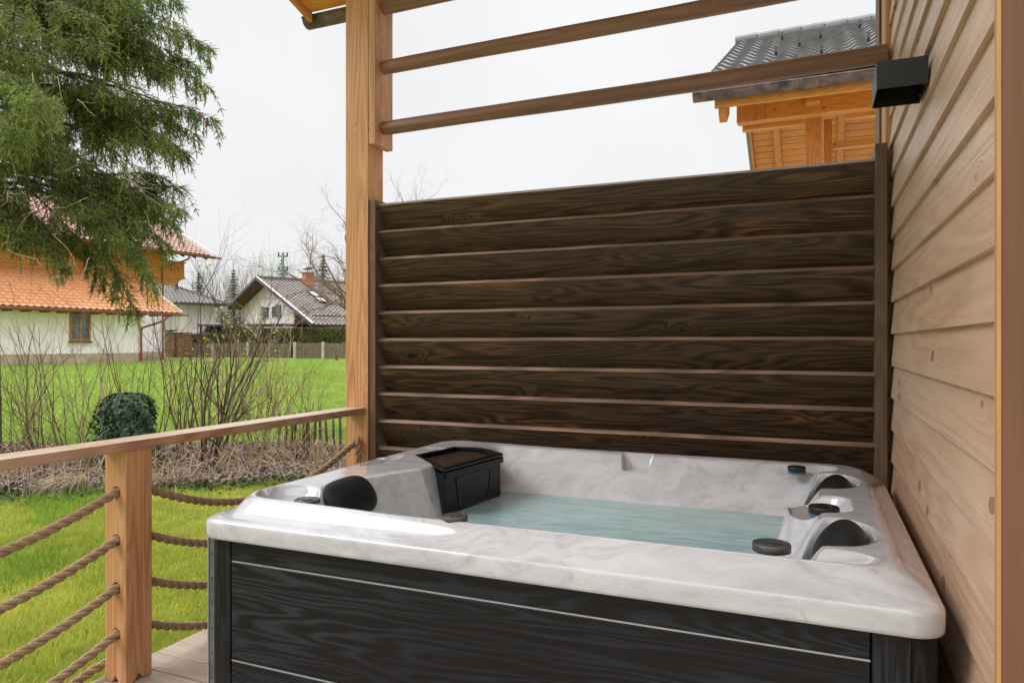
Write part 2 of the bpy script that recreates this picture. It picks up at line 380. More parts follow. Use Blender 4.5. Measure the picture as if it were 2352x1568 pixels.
# deck boards run along X
b = MB(); y = -3.562
while y < 4.25:
    b.box((-2.68+random.uniform(-.004,.004), y, DECK-.028), (3.4 if y < 1.38 else .9, y+.1215, DECK+random.uniform(-.0012,.0012))); y += .127
dk = b.build('deck', M['deck_x'], bevel=.003); tagd(dk, kind='structure')
b = MB(); b.box((-2.655, -3.5, DECK-.17), (-2.61, 4.2, DECK-.032)); 
tagd(b.build('deck_edge_beam', M['trim_z']), kind='structure')
# ---- ropes: three strands laid round a sagging path
def resample(pts, step):
    P = [Vector(p) for p in pts]; out = [P[0]]; acc = 0
    for a, c in zip(P, P[1:]):
        L = (c-a).length; t = step-acc
        while t <= L: out.append(a+(c-a)*(t/L)); t += step
        acc = L-(t-step)
    return out
def smooth_path(pts, n=20):
    P = [Vector(p) for p in pts]; P = [P[0]*2-P[1]]+P+[P[-1]*2-P[-2]]; out = []
    for i in range(1, len(P)-2):
        for k in range(n):
            t = k/n; a, b_, c, d = P[i-1], P[i], P[i+1], P[i+2]
            out.append(.5*((2*b_)+(c-a)*t+(2*a-5*b_+4*c-d)*t*t+(3*b_-a-3*c+d)*t**3))
    out.append(P[-2]); return out
def rope(pts, parent, r=.0185, lay=.135, phase=0.0):
    P = resample(pts, .0075); m = MB(); rs = r*.51; off = r*.545
    ref = None; fr = []
    for i in range(len(P)):
        t = (P[min(i+1, len(P)-1)]-P[max(i-1, 0)]).normalized()
        if ref is None: ref = t.orthogonal()
        ref = (ref-t*ref.dot(t)).normalized(); fr.append((t, ref.copy(), t.cross(ref)))
    for k in range(3):
        path = []
        for i, p in enumerate(P):
            q = phase+2*math.pi*(k/3+i*.0075/lay); t, a, c = fr[i]
            path.append(p+(a*math.cos(q)+c*math.sin(q))*off)
        m.tube(path, rs, 9)
    return m.build('rope', M['rope'], parent, smooth=True)
def sag(y0, y1, z, h, x, n=24):
    return [(x, lerp(y0, y1, i/n), z-4*h*(i/n)*(1-i/n)) for i in range(n+1)]
PX0, PX1, PY0, PY1 = -2.636, -2.516, 2.0, 2.12
def notched_post(parent, x0, x1, y0, y1, zb, zt, mat, holes):
    n_ = .03; cx, cy = (x0+x1)/2, (y0+y1)/2; w = .022
    c = [(x0,y0), (x1,y0), (x1,y1), (x0,y1)]
    m = MB(); vs = []; fs = []
    for (x, y) in c: vs.append((x, y, zt))
    for (x, y) in c: vs.append((x, y, zb))
    mids = [((c[i][0]+c[(i+1) % 4][0])/2, (c[i][1]+c[(i+1) % 4][1])/2) for i in range(4)]
    for i in range(4): vs.append((*mids[i], zb+n_))
    for i in range(4):      # points on the bottom edge each side of the notch
        for t in (-w, w):
            dx, dy = c[(i+1) % 4][0]-c[i][0], c[(i+1) % 4][1]-c[i][1]; L = math.hypot(dx, dy)
            vs.append((mids[i][0]+dx/L*t, mids[i][1]+dy/L*t, zb))
    vs.append((cx, cy, zb+n_)); C_ = len(vs)-1
    fs.append((0, 1, 2, 3))
    for i in range(4):
        j = (i+1) % 4; fs.append((i, 4+i, 12+2*i, 8+i, 13+2*i, 4+j, j))
        h = (i-1) % 4; 
        fs.append((4+i, 13+2*h, C_, 12+2*i)); fs.append((12+2*i, C_, 8+i)); fs.append((13+2*i, 8+i, C_))
    m.add(vs, fs)
    o = m.build('post', mat, parent)
    bm = bmesh.new(); bm.from_mesh(o.data); bmesh.ops.recalc_face_normals(bm, faces=bm.faces); bm.to_mesh(o.data); bm.free()
    return drill(o, parent, holes)
def drill(o, parent, holes):
    m = MB()
    for (x, y0, y1, z, r) in holes: m.disc_stack((x, y0, z), [(r, 0), (r, y1-y0)], 28, (0,1,0))
    cut = m.build('cutter', M['rubber'], parent)
    bm = bmesh.new(); bm.from_mesh(cut.data); bmesh.ops.recalc_face_normals(bm, faces=bm.faces); bm.to_mesh(cut.data); bm.free()
    md = o.modifiers.new('b', 'BOOLEAN'); md.object = cut; md.operation = 'DIFFERENCE'; md.solver = 'EXACT'
    bpy.context.view_layer.update()
    ev = o.evaluated_get(bpy.context.evaluated_depsgraph_get()); me = bpy.data.meshes.new_from_object(ev)
    o.modifiers.clear(); old = o.data; o.data = me; me.name = o.name
    bpy.data.objects.remove(cut)
    bv = o.modifiers.new('bevel', 'BEVEL'); bv.width = .003; bv.segments = 2; bv.limit_method = 'ANGLE'; bv.angle_limit = .9
    return o
rail = thing('rope_railing', (-2.57, 2.0, DECK), 'timber railing with sagging twisted ropes along the garden side of the deck', 'railing')
RZ = [-.595, -.787, -.978, -1.161]
hx = -2.572
notched_post(rail, PX0, PX1, PY0, PY1, DECK+.002, -.428, M['post_z'], [(hx, PY0-.01, PY1+.01, z, .0225) for z in RZ])
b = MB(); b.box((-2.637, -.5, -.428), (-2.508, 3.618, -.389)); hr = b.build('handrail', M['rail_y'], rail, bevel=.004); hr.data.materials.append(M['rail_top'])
for p in hr.data.polygons:  # upward faces take the paler rail wood
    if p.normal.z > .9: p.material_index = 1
b = MB(); b.box((PX0, .28, DECK+.002), (PX1, .40, -.430)); b.build('post', M['post_z'], rail, bevel=.003)
for i, z in enumerate(RZ):
    p = [(hx, .34, z)]+sag(.40, 2.0, z, .155, hx)+[(hx, 2.06, z+.002)]+sag(2.12, 3.60, z, .185, hx)
    if i == 0: p = p[:-1]
    if i == 0:
        q = smooth_path([Vector(p[-2]), Vector((hx+.008, 3.585, z-.012)), Vector((hx+.02, 3.597, z+.015)), Vector((hx+.036, 3.590, z-.01)), Vector((hx+.040, 3.588, z-.08)), Vector((hx+.036, 3.592, z-.17))], 10)
        p = p[:-2]+q
    else: p.append((hx, 3.63, z))
    rope(p, rail, phase=i*1.1)
rope(smooth_path([(-2.672, 2.10, -1.306), (-2.672, 1.98, -1.312), (-2.652, 1.84, -1.334), (-2.60, 1.68, -1.339), (-2.53, 1.45, -1.339), (-2.50, 1.2, -1.339)], 10), rail, phase=.7)
# ---- tall corner post with batten
tp = thing('timber_post', (-2.57, 3.70, DECK), 'tall larch post at the far terrace corner with a batten on its side', 'post')
b = MB(); b.box((-2.650, 3.620, DECK), (-2.489, 3.785, 2.45)); o = b.build('post', M['post_z'], tp); drill(o, tp, [(hx, 3.55, 3.66, RZ[0], .023)])
b = MB(); b.prism([(-2.4875,3.622,1.20), (-2.437,3.622,1.20), (-2.437,3.815,1.20), (-2.4875,3.815,1.20)], (0,0,1.35)); b.build('batten', M['batten_z'], tp, bevel=.004)
# ---- round poles under the roof
for z, r, lab in ((1.311, .041, 'lowest round wooden pole crossing just above the dark louvred screen'),
                  (1.682, .041, 'middle round wooden pole of the three crossing over the hot tub'),
                  (2.047, .041, 'topmost round wooden pole of the three, partly out at the top')):
    x0, x1 = -2.436, XW-.012
    n_ = 40; pts = []; rs = []
    ph = random.random()*6
    for i in range(n_+1):
        t = i/n_; x = lerp(x0, x1, t)
        pts.append((x, 3.705+.003*math.sin(5*t+ph), z+.020*t+.003*math.sin(7*t+ph))); rs.append(r*(lerp(1.0, 1.09, t)+.015*math.sin(17*t+ph))*(1 if 0 < i else .93))
    m = MB(); m.tube(pts, rs, 28); o = m.build('round_pole', M['pole_x'], origin=(x0, 3.705, z), smooth=True)
    tagd(o, lab, 'pole', 'round poles over the tub')
    bv = o.modifiers.new('bevel', 'EDGE_SPLIT'); bv.split_angle = 1.0
# ---- louvred privacy screen
sc_ = thing('privacy_screen', (-1.1, 3.66, DECK), 'dark brown stained louvred privacy screen behind the hot tub', 'screen')
b = MB(); b.box((-2.487, 3.628, DECK), (-2.441, 3.822, .866)); b.build('frame_post', M['stained_z'], sc_, bevel=.003)
b = MB(); b.box((.248, 3.620, DECK), (.2985, 3.822, .905)); b.build('frame_post', M['stained_z'], sc_, bevel=.003)
pitch = .1635; ztop = .832; th = 35*D2R; tk = .031; L_ = .215
k = 0; z = ztop
while z-.2 > DECK-.1:
    # top edge forward, bottom edge back: the near face looks down, the top edge looks up and out
    m = MB(); dn = Vector((0, math.sin(th), -math.cos(th))); nb = Vector((0, math.cos(th), math.sin(th)))
    o0 = Vector((-2.450, 3.650, z)); L2 = L_ if z-L_ > DECK else z-DECK
    jit = random.uniform(-.0015, .0015)
    m.obox(o0+Vector((0, jit, 0)), (2.712, 0, 0), nb*tk, dn*L2)
    m.build('slat', M['slat_x'], sc_, bevel=.0025)
    z -= pitch; k += 1
# the top edge faces of the slats take a paler wood
z = ztop
M['cap'] = wood('pale_slat_edge', 0, (.33,.215,.155), (.115,.070,.047), rings=3, cross=5, stretch=8, contrast=.6, knots=.1, rough=.5)
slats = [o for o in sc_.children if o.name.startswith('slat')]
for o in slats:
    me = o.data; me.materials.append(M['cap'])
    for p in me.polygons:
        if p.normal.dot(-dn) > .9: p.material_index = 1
# ---- cabin wall with lapped boards
wl = thing('cabin_wall', (XW, 2.6, DECK), 'cabin wall of pale lapped larch boards to the right of the hot tub', 'wall')
b = MB(); zb = .1845-.1436*12
i = 0
while zb < 3.3:
    y0, y1 = 1.543, 3.742
    lo, hi = zb, zb+.1436+.018
    x_lo, x_hi = XW-.001+random.uniform(-.001,.001), XW+.0145
    b.prism([(x_lo, y0, lo), (x_lo+.022, y0, lo), (x_hi+.004, y0, hi), (x_hi, y0, hi)], (0, y1-y0, 0))
    zb += .1436
b.build('cladding', M['siding_y'], wl, bevel=.002)
b = MB(); b.box((XW+.024, 1.546, DECK), (XW+.2, 3.738, 3.3)); b.build('wall_core', M['brown_wood'], wl)
b = MB(); b.box((.3065, 1.5215, DECK), (.72, 1.540, 3.3)); b.build('corner_board', M['trim_z'], wl, bevel=.0015)
b = MB(); b.box((.300, 1.5200, DECK), (.3062, 1.5415, 3.3)); b.build('edge_trim', M['trimedge_z'], wl)
b = MB(); b.disc_stack((.3835, 1.5215, .142), [(.0048, 0), (.0048, .0015), (.0036, .002), (.0018, .0008), (.001, .0008)], 20, (0,-1,0)); b.build('screw', M['steel'], wl, smooth=False)
b = MB(); b.box((.300, 3.744, DECK), (.45, 3.97, 3.3)); b.build('end_board', M['trimedge_z'], wl, bevel=.002)
b = MB(); b.box((.290, 3.972, DECK), (.45, 4.20, 3.3)); b.build('end_board', M['trim_z'], wl, bevel=.002)
# ---- wall lamp
lp = thing('wall_lamp', (.25, 2.555, .82), 'black box-shaped wall lamp open at the bottom, mounted high on the board wall', 'lamp')
x0, x1, y0, y1, z0, z1, t = .1725, .3115, 2.455, 2.655, .780, .863, .004
b = MB(); b.box((x0,y0,z0), (x1,y0+t,z1)); b.box((x0,y1-t,z0), (x1,y1,z1)); b.box((x0,y0+t,z0), (x0+t,y1-t,z1)); b.box((x1-t,y0+t,z0), (x1,y1-t,z1))
b.box((x0+t,y0+t,z1-t), (x1-t,y1-t,z1)); b.build('lamp_housing', M['lamp_black'], lp)
b = MB(); b.box((x0+.03, y0+.03, z1-.022), (x1-.03, y1-.03, z1-.0045)); b.build('lamp_insert', M['black_matt'], lp, bevel=.003)
for yy in (y0+.05, y1-.05):
    b = MB(); b.disc_stack((x1-t, yy, z0+.012), [(.003, 0), (.003, .002), (.001, .003)], 12, (-1,0,0)); b.build('screw', M['steel'], lp)
# ---- terrace roof: eave beyond the screen, rising towards the camera
rf = thing('terrace_roof', (-1.2, 4.1, 2.33), 'wooden terrace roof eave with gutter peeking in at the top beside the post', 'roof')
SL = .30
def rz(y): return 2.345+(4.10-y)*SL
XL, XR, YB = -3.30, 1.2, ROOF_BACK if 'ROOF_BACK' in globals() else -1.2
b = MB(); yy = 4.10
while yy > YB:
    b.prism([(XL, yy, rz(yy)), (XL, yy-.117, rz(yy-.117)), (XL, yy-.117, rz(yy-.117)+.02), (XL, yy, rz(yy)+.02)], (XR-XL, 0, 0)); yy -= .12
b.build('soffit', M['soffit_x'], rf, bevel=.003)
b = MB(); b.prism([(XL-.01, 4.16, rz(4.16)+.055), (XL-.01, YB, rz(YB)+.055), (XL-.01, YB, rz(YB)+.085), (XL-.01, 4.16, rz(4.16)+.085)], (XR-XL, 0, 0)); b.build('roof_sheet', M['gutter_dark'], rf)
for x in [XL+.02+i*.78 for i in range(6)]:
    b = MB(); b.prism([(x, 4.02, rz(4.02)-.01), (x, YB, rz(YB)-.01), (x, YB, rz(YB)-.15), (x, 3.95, rz(3.95)-.15), (x, 4.02, rz(4.02)-.09)], (.10, 0, 0)); 
    if x > XL+.3: b.build('rafter', M['soffit_y'], rf, bevel=.004)
b = MB(); b.prism([(XL-.032, 4.12, rz(4.12)-.05), (XL-.032, YB, rz(YB)-.05), (XL-.032, YB, rz(YB)+.08), (XL-.032, 4.12, rz(4.12)+.08)], (.028, 0, 0)); b.build('verge_board', M['soffit_y'], rf, bevel=.003)
def gutter(a, c, r, mat, parent, side=None, n=12, name='gutter', ends=True):
    """half-round open gutter from a to c"""
    a, c = Vector(a), Vector(c); d = (c-a).normalized(); s = d.cross(Vector((0,0,1))).normalized(); m = MB(); t = r*.08
    prof = []
    for k in range(n+1):
        q = math.pi*k/n; prof.append((math.cos(q)*r, -math.sin(q)*r))
    inner = [(x*.93, y_*.93) for x, y_ in prof[::-1]]
    poly = [a+s*x+Vector((0,0,y_)) for x, y_ in prof+inner]
    m.prism(poly, c-a)
    # rolled front bead
    m.tube([a+s*r, c+s*r], r*.13, 8); m.tube([a-s*r, c-s*r], r*.13, 8)
    if ends:
        for p in (a, c-d*r*.1):
            m.prism([p+s*x*.99+Vector((0,0,y_*.99)) for x, y_ in prof], d*r*.1)
    return m.build(name, mat, parent, smooth=False)
gutter((XL-.10, 4.185, 2.34), (XR, 4.185, 2.34), .062, M['gutter'], rf)
# roof carried by the tall post: a wall plate along the top
b = MB(); b.box((-2.66, 3.625, 2.452), (.9, 3.78, 2.50)); b.build('wall_plate', M['soffit_x'], rf, bevel=.004)
# ================================================================== HOT TUB
TX, TY, TL, TW = -1.92, 1.79, 2.19, 1.735
RIM = -.530
tub = thing('hot_tub', (TX+TL/2, TY+TW/2, DECK), 'large rectangular hot tub with grey marbled shell and charcoal wood-look skirt', 'hot tub')
def rrect(inset, r, nside, ncor):
    """points of a rounded rectangle, local tub coordinates, counter-clockwise; same count for every inset"""
    x0, y0, x1, y1 = inset, inset, TL-inset, TW-inset; P = []
    cs = [(x1-r, y0+r, -90), (x1-r, y1-r, 0), (x0+r, y1-r, 90), (x0+r, y0+r, 180)]
    ends = []
    for i, (cx, cy, a0) in enumerate(cs):
        for k in range(ncor+1):
            q = (a0+90*k/ncor)*D2R; P.append((cx+r*math.cos(q), cy+r*math.sin(q)))
        nx = cs[(i+1) % 4]; qa = (nx[2])*D2R
        e = (nx[0]+r*math.cos(qa), nx[1]+r*math.sin(qa)); s0 = P[-1]; n_ = nside[i % 2]
        for k in range(1, n_): P.append((lerp(s0[0], e[0], k/n_), lerp(s0[1], e[1], k/n_)))
    return np.array(P)
NS, NC = (250, 330), 34
def smin(a, b_, k):
    h = np.clip(.5+.5*(b_-a)/k, 0, 1); return b_*(1-h)+a*h-k*h*(1-h)
def soft(d, e): return .5*(d+np.sqrt(d*d+e*e))
def mask(sd, w): t = np.clip(.5-sd/w, 0, 1); return t*t*(3-2*t)
def sd_box(x, y, cx, cy, hx_, hy_, r):
    qx, qy = np.abs(x-cx)-hx_+r, np.abs(y-cy)-hy_+r
    return np.hypot(np.maximum(qx, 0), np.maximum(qy, 0))+np.minimum(np.maximum(qx, qy), 0)-r
def sd_ell(x, y, cx, cy, rx, ry): 
    return (np.hypot((x-cx)/rx, (y-cy)/ry)-1)*min(rx, ry)
def tub_z(x, y):
    xl = .265+.125*np.clip((y-.42)/.40, 0, 1)**1.5
    dl, dr, db, df = (x-xl)*2.6, (1.935-x)*1.9, (1.585-y)*1.25, (y-.125)*2.2
    # front-left: the wall curls out round the pillow corner
    dep = smin(smin(dl, dr, .10), smin(db, df, .10), .14)
    # cup ledge standing out of the right-hand wall
    dep = smin(dep, 3.2*(np.hypot((x-1.945)/1.0, (y-.80)/1.15)-.105), .03)
    z = -soft(dep, .018)
    z = np.maximum(z, -.50)
    # low shelves with their own floor
    def shelf(sd, h, w=.03):
        return -h*mask(sd, w)
    z = np.minimum(z, shelf(sd_box(x, y, 1.925, .80, .095, .125, .07), .040))
    z = np.minimum(z, shelf(sd_box(x, y, 1.87, 1.52, .13, .062, .055), .030))
    z = np.minimum(z, shelf(sd_ell(x, y, 1.925, .155, .115, .062), .030, .04))
    z = np.minimum(z, shelf(sd_ell(x, y, .225, .215, .125, .105), .036, .04))
    z = np.minimum(z, shelf(sd_ell(x, y, .135, .93, .035, .13), .016, .03))
    z = np.minimum(z, shelf(sd_box(x, y, .55, .13, .30, .05, .04), .022, .03))
    # notch in the back wall
    z = np.minimum(z, np.where(y < 1.615, -.075*mask(sd_box(x, y, 1.135, 1.56, .068, .062, .02), .022), 0))
    # well under the filter lid
    sd = np.full(np.shape(x), -9.0); PP = FPOLY; n_ = len(PP)
    for i in range(n_):
        (ax_, ay_), (bx_, by_) = PP[i], PP[(i+1) % n_]; L_e = math.hypot(bx_-ax_, by_-ay_); sd = np.maximum(sd, -((x-ax_)*(by_-ay_)-(y-ay_)*(bx_-ax_))/L_e*FSGN)
    z = np.minimum(z, shelf(sd+.014, .07, .014))
    # pillow hollows
    for (px_, py_, sx) in ((1.985, .43, 1), (1.985, 1.235, 1), (.275, .46, -1)):
        e = ((x-(px_-.02*sx))/.115)**2+((y-py_)/.165)**2
        bowl = -.26*np.clip(1-e, 0, 1)**.9
        outer = sx*(px_+.085-x)
        bowl = np.maximum(bowl, -soft(outer*3.0, .02))
        z = np.minimum(z, bowl)
    return z
FPOLY = [(.175,1.11), (.225,1.45), (.385,1.45), (.545,1.33), (.490,.835)]
FSGN = 1
def shell():
    rings = []
    # (inset, z) of the outer profile, from inside the bottom edge up to the rim
    out = [(.030,-.118), (.006,-.122), (.001,-.119), (0,-.110), (0,-.085), (.0005,-.072), (.002,-.066), (.006,-.0605), (.015,-.0555), (.024,-.053),
           (.034,-.049), (.044,-.042), (.053,-.033), (.061,-.024), (.068,-.016), (.075,-.009), (.082,-.0045), (.090,-.0018), (.094,-.001), (.0965,-.0005), (.0985,-.0003), (.102, 0)]
    # the shoulder turns into a deep cove at the front-left corner and a flat slope elsewhere
    allv = []
    for ins, z in out:
        P = rrect(ins, .075+ins*.35, NS, NC)
        allv.append(np.column_stack([P, np.full(len(P), z)]))
    base = rrect(.108, .075+.108*.35, NS, NC); c = np.array([TL/2, TW/2])
    cen = np.column_stack([np.clip(base[:,0], TL/2-.22, TL/2+.22), np.full(len(base), TW/2)])
    T = np.concatenate([np.linspace(0, .55, 120), np.linspace(.55, 1, 50)[1:]])
    for t in T:
        P = base*(1-t)+cen*t
        allv.append(np.column_stack([P, tub_z(P[:,0], P[:,1])]))
    A = np.array(allv); nr, nc = A.shape[:2]
    # concave sweep: pull the shoulder inwards towards the front-left, flatten it to the right
    for i, (ins, z) in enumerate(out):
        if ins < .015: continue
        P = A[i]
        w = np.clip((1.30-P[:,0])/.5, 0, 1)*np.clip((.6-P[:,1])/.3, 0, 1)+np.clip((.5-P[:,0])/.3, 0, 1)*np.clip((P[:,1]-.3)/.3, 0, 1); w = np.clip(w, 0, 1); w = w*w*(3-2*w)
        s = min(1, (ins-.015)/.083)
        cove = -.0555*(1-(.5-.5*math.cos(math.pi*min(1, s)**1.5)))
        conv = -.0555*max(0, 1-s)**1.15
        A[i][:,2] = conv*(1-w)+cove*w-(.0008 if .096 < ins < .1 else 0)
    # leave the rim a hair lower at the right than at the left, as moulded
    A[:,:,2] += np.clip(1-(A[:,:,0]/.7), 0, 1)*.010*np.clip((A[:,:,2]+.03)/.03, 0, 1)
    verts = A.reshape(-1, 3)+np.array([TX, TY, RIM])
    idx = np.arange(nr*nc).reshape(nr, nc)
    a = idx[:-1]; b_ = np.roll(a, -1, 1); d = idx[1:]; c_ = np.roll(d, -1, 1)
    q = np.stack([a, b_, c_, d], -1).reshape(-1, 4)
    me = bpy.data.meshes.new('shell'); me.vertices.add(len(verts)); me.loops.add(q.size); me.polygons.add(len(q))
    me.vertices.foreach_set('co', (verts-np.array(ORG[tub.name])).astype(np.float32).ravel())
    me.loops.foreach_set('vertex_index', q.astype(np.int32).ravel())
    me.polygons.foreach_set('loop_start', np.arange(0, q.size, 4, dtype=np.int32)); me.polygons.foreach_set('loop_total', np.full(len(q), 4, dtype=np.int32))
    me.polygons.foreach_set('use_smooth', np.ones(len(q), dtype=bool)); me.update(calc_edges=True); me.materials.append(M['marble'])
    o = bpy.data.objects.new('shell', me); COL.objects.link(o); o.parent = tub; ORG[o.name] = ORG[tub.name]
    return o
SHELL = shell()
def TP(x, y, z=0.0): return Vector((TX+x, TY+y, RIM+z))
# water
b = MB(); n_ = 1
b.add([TP(.38,.16,-.198), TP(1.92,.16,-.198), TP(1.92,1.58,-.198), TP(.38,1.58,-.198)], [(0,1,2,3)])
b.build('water', M['water'], tub)
for jx, jy, jr in ((1.20,.62,.045),(1.36,.50,.035),(.95,.70,.04),(1.45,1.05,.03),(1.62,.55,.03),(.78,1.1,.035),(1.25,1.2,.03)):
    m = MB(); m.disc_stack(TP(jx, jy, -.500), [(jr, 0), (jr, .008), (jr*.6, .014), (jr*.55, .006), (0, .006)], 24); m.build('jet', M['black_matt'], tub)

# skirt: boards with pale joint lines, corner strips, rounded corner pieces
SI = .032
fy = TY+SI; zt, zb = RIM-.1175, DECK+.004
xa, xb = TX+.125, TX+TL-.155
def board(z1, z0):
    m = MB(); m.box((xa, fy, z0), (xb, fy+.02, z1)); return m.build('skirt_board', M['charcoal_x'], tub, bevel=.003)
j1, j2 = -.727, -1.057
board(zt, j1+.003); board(j1-.003, j2+.003); board(j2-.003, zb)
for j in (j1, j2):
    m = MB(); m.box((xa, fy+.0015, j-.0022), (xb, fy+.012, j+.0022)); m.build('joint_strip', M['alu'], tub)
for (x0, x1) in ((TX+.066, xa-.003), (xb+.003, xb+.083)):
    m = MB(); m.box((x0, fy-.004, zb), (x1, fy+.02, zt)); m.build('corner_strip', M['charcoal_z'], tub, bevel=.004)
def corner(cx, cy, a0, r, mat, r2=None):
    m = MB(); po = [(cx+r*math.cos((a0+90*k/10)*D2R), cy+r*math.sin((a0+90*k/10)*D2R), zb) for k in range(11)]
    pi_ = [(cx+(r-.02)*math.cos((a0+90*k/10)*D2R), cy+(r-.02)*math.sin((a0+90*k/10)*D2R), zb) for k in range(10, -1, -1)]
    m.prism(po+pi_, (0, 0, zt-zb)); o = m.build('corner_piece', mat, tub); 
    o.data.polygons.foreach_set('use_smooth', [len(p.vertices) == 4 for p in o.data.polygons])
    e = o.modifiers.new('es', 'EDGE_SPLIT'); e.split_angle = .6
corner(TX+.064, fy+.036, 180, .036, M['charcoal_z'])
corner(xb+.085, fy+.060, 270, .056, M['charcoal_z'])
# right and back and left skirts
m = MB(); m.box((TX+TL-.050, fy+.065, zb), (TX+TL-.03, TY+TW-.03, zt)); m.build('skirt_board', M['charcoal_z'], tub)
m = MB(); m.box((TX+.03, TY+TW-.05, zb), (TX+TL-.052, TY+TW-.03, zt)); m.build('skirt_board', M['charcoal_x'], tub)
m = MB(); m.box((TX+.028, fy+.040, zb), (TX+.048, TY+TW-.052, zt)); m.build('skirt_board', M['charcoal_z'], tub)
# perforated grey edging strip down the left side, with a pale folded edge
m = MB(); m.box((TX-.004, fy+.030, zb), (TX+.022, fy+.033, zt+.002)); m.build('edging_strip', M['grey_strip'], tub)
m = MB(); m.box((TX-.008, fy+.026, zb), (TX-.004, fy+.036, zt+.002)); m.build('edging_strip', M['alu'], tub)
for i in range(8):
    z = zt-.08-i*.085
    m = MB(); m.bar((TX+.006, fy+.0293, z), (TX+.013, fy+.0293, z+.009), .0016, .0014, up=(0,1,0)); m.build('slot', M['rubber'], tub)
# filter box
FP = [(.175,1.11), (.225,1.45), (.385,1.45), (.545,1.33), (.490,.835)]
def inset_poly(P, d):
    n_ = len(P); c = Vector((sum(p[0] for p in P)/n_, sum(p[1] for p in P)/n_)); out = []
    for i in range(n_):
        a, b_, e = Vector(P[i-1]), Vector(P[i]), Vector(P[(i+1) % n_])
        def off(p, q):
            t = (q-p).normalized(); nn = Vector((-t.y, t.x))
            if (c-p).dot(nn) < 0: nn = -nn
            return p+nn*d, t
        p1, t1 = off(a, b_); p2, t2 = off(b_, e)
        den = t1.x*t2.y-t1.y*t2.x; s = ((p2.x-p1.x)*t2.y-(p2.y-p1.y)*t2.x)/den; out.append(tuple(p1+t1*s))
    return out
body = inset_poly(FP, .010)
m = MB(); m.prism([TP(x, y, -.30) for x, y in body], (0, 0, .279)); fbx = m.build('filter_box', M['black_gloss'], tub, bevel=.006)
fo = FP; fi = inset_poly(FP, .028); m = MB(); n_ = 5
vs = [TP(*p, -.008) for p in fo]+[TP(*p, .0055) for p in fo]+[TP(*p, .0055) for p in fi]+[TP(*p, -.020) for p in fi]
fs = []
for i in range(n_):
    j = (i+1) % n_; fs += [(i, j, n_+j, n_+i), (n_+i, n_+j, 2*n_+j, 2*n_+i), (2*n_+i, 2*n_+j, 3*n_+j, 3*n_+i)]
fs.append(tuple(range(3*n_, 4*n_))); m.add(vs, [f[::-1] for f in fs])
o = m.build('lid_frame', M['black_gloss'], fbx)
bm = bmesh.new(); bm.from_mesh(o.data); bmesh.ops.recalc_face_normals(bm, faces=bm.faces); bm.to_mesh(o.data); bm.free()
bv = o.modifiers.new('bevel', 'BEVEL'); bv.width = .004; bv.segments = 3
m = MB(); m.prism([TP(x, y, -.019) for x, y in inset_poly(FP, .036)], (0, 0, .005)); m.build('lid', M['smoke_lid'], fbx, bevel=.001)
# face of the box: lip under the lid, raised weir door frame
A_, B_ = Vector(body[4]), Vector(body[3]); fd = (B_-A_).normalized(); fn = Vector((fd.y, -fd.x))
if fn.dot(Vector((1, 0))) < 0: fn = -fn
def FPt(s, z, o_=0.0): p = A_+fd*s+fn*o_; return TP(p.x, p.y, z)
Lf = (B_-A_).length
m = MB(); m.obox(FPt(-.004, -.040, -.004), FPt(Lf+.004, -.040, -.004)-FPt(-.004, -.040, -.004), (fn.x*.018, fn.y*.018, 0), (0, 0, .029)); m.build('lip', M['black_gloss'], fbx, bevel=.004)
def strip(parent, a, c, w, nm, mat, dep=.004):
    pa, pc = FPt(*a), FPt(*c); m.bar(pa+Vector((fn.x, fn.y, 0))*dep/2, pc+Vector((fn.x, fn.y, 0))*dep/2, dep, w, up=Vector((0,0,1)) if abs(pa.z-pc.z) < .05 else Vector((fd.x, fd.y, 0)))
m = MB(); q = [(.09,-.055), (Lf-.09,-.055), (Lf-.12,-.185), (.12,-.185)]
for a, c in zip(q, q[1:]+q[:1]): strip(fbx, a, c, .006, 'weir', M['black_gloss'])
m.build('weir_door', M['black_matt'], fbx)
# pillows: a squashed capsule with a sewn rim, seated in each hollow
def pillow(cx, cy, sx, zc, yaw, lab):
    m = MB(); nu, nv = 40, 24; vs = []; hx_, hy_, hz_ = .058, .145, .082
    R = Matrix.Rotation(yaw, 3, 'Z') @ Matrix.Rotation(sx*35*D2R, 3, 'Y')
    for i in range(nv+1):
        ph = -math.pi/2+math.pi*i/nv
        for k in range(nu):
            q = 2*math.pi*k/nu
            def sp(v, e): return math.copysign(abs(v)**e, v)
            y_ = sp(math.sin(ph), .72)*hy_; cr = abs(math.cos(ph))**.55
            p = Vector((sp(math.cos(q), .8)*cr*hx_, y_, sp(math.sin(q), .9)*cr*hz_)); p.x -= sx*.018*(y_/hy_)**2*(-1)
            vs.append(TP(cx, cy, zc)+R @ p)
    fs = [(i*nu+k, i*nu+(k+1) % nu, (i+1)*nu+(k+1) % nu, (i+1)*nu+k) for i in range(nv) for k in range(nu)]
    m.add(vs, fs); o = m.build('pillow', M['black_foam'], tub, smooth=True); o['label'] = lab
    bm = bmesh.new(); bm.from_mesh(o.data); bmesh.ops.remove_doubles(bm, verts=bm.verts, dist=1e-4); bmesh.ops.recalc_face_normals(bm, faces=bm.faces); bm.to_mesh(o.data); bm.free()
pillow(.290, .46, -1, -.058, 0, 'black head pillow at the garden end')
pillow(1.980, .43, 1, -.054, 0, 'wet black head pillow nearer the camera')
pillow(1.978, 1.235, 1, -.060, 0, 'wet black head pillow nearer the screen')
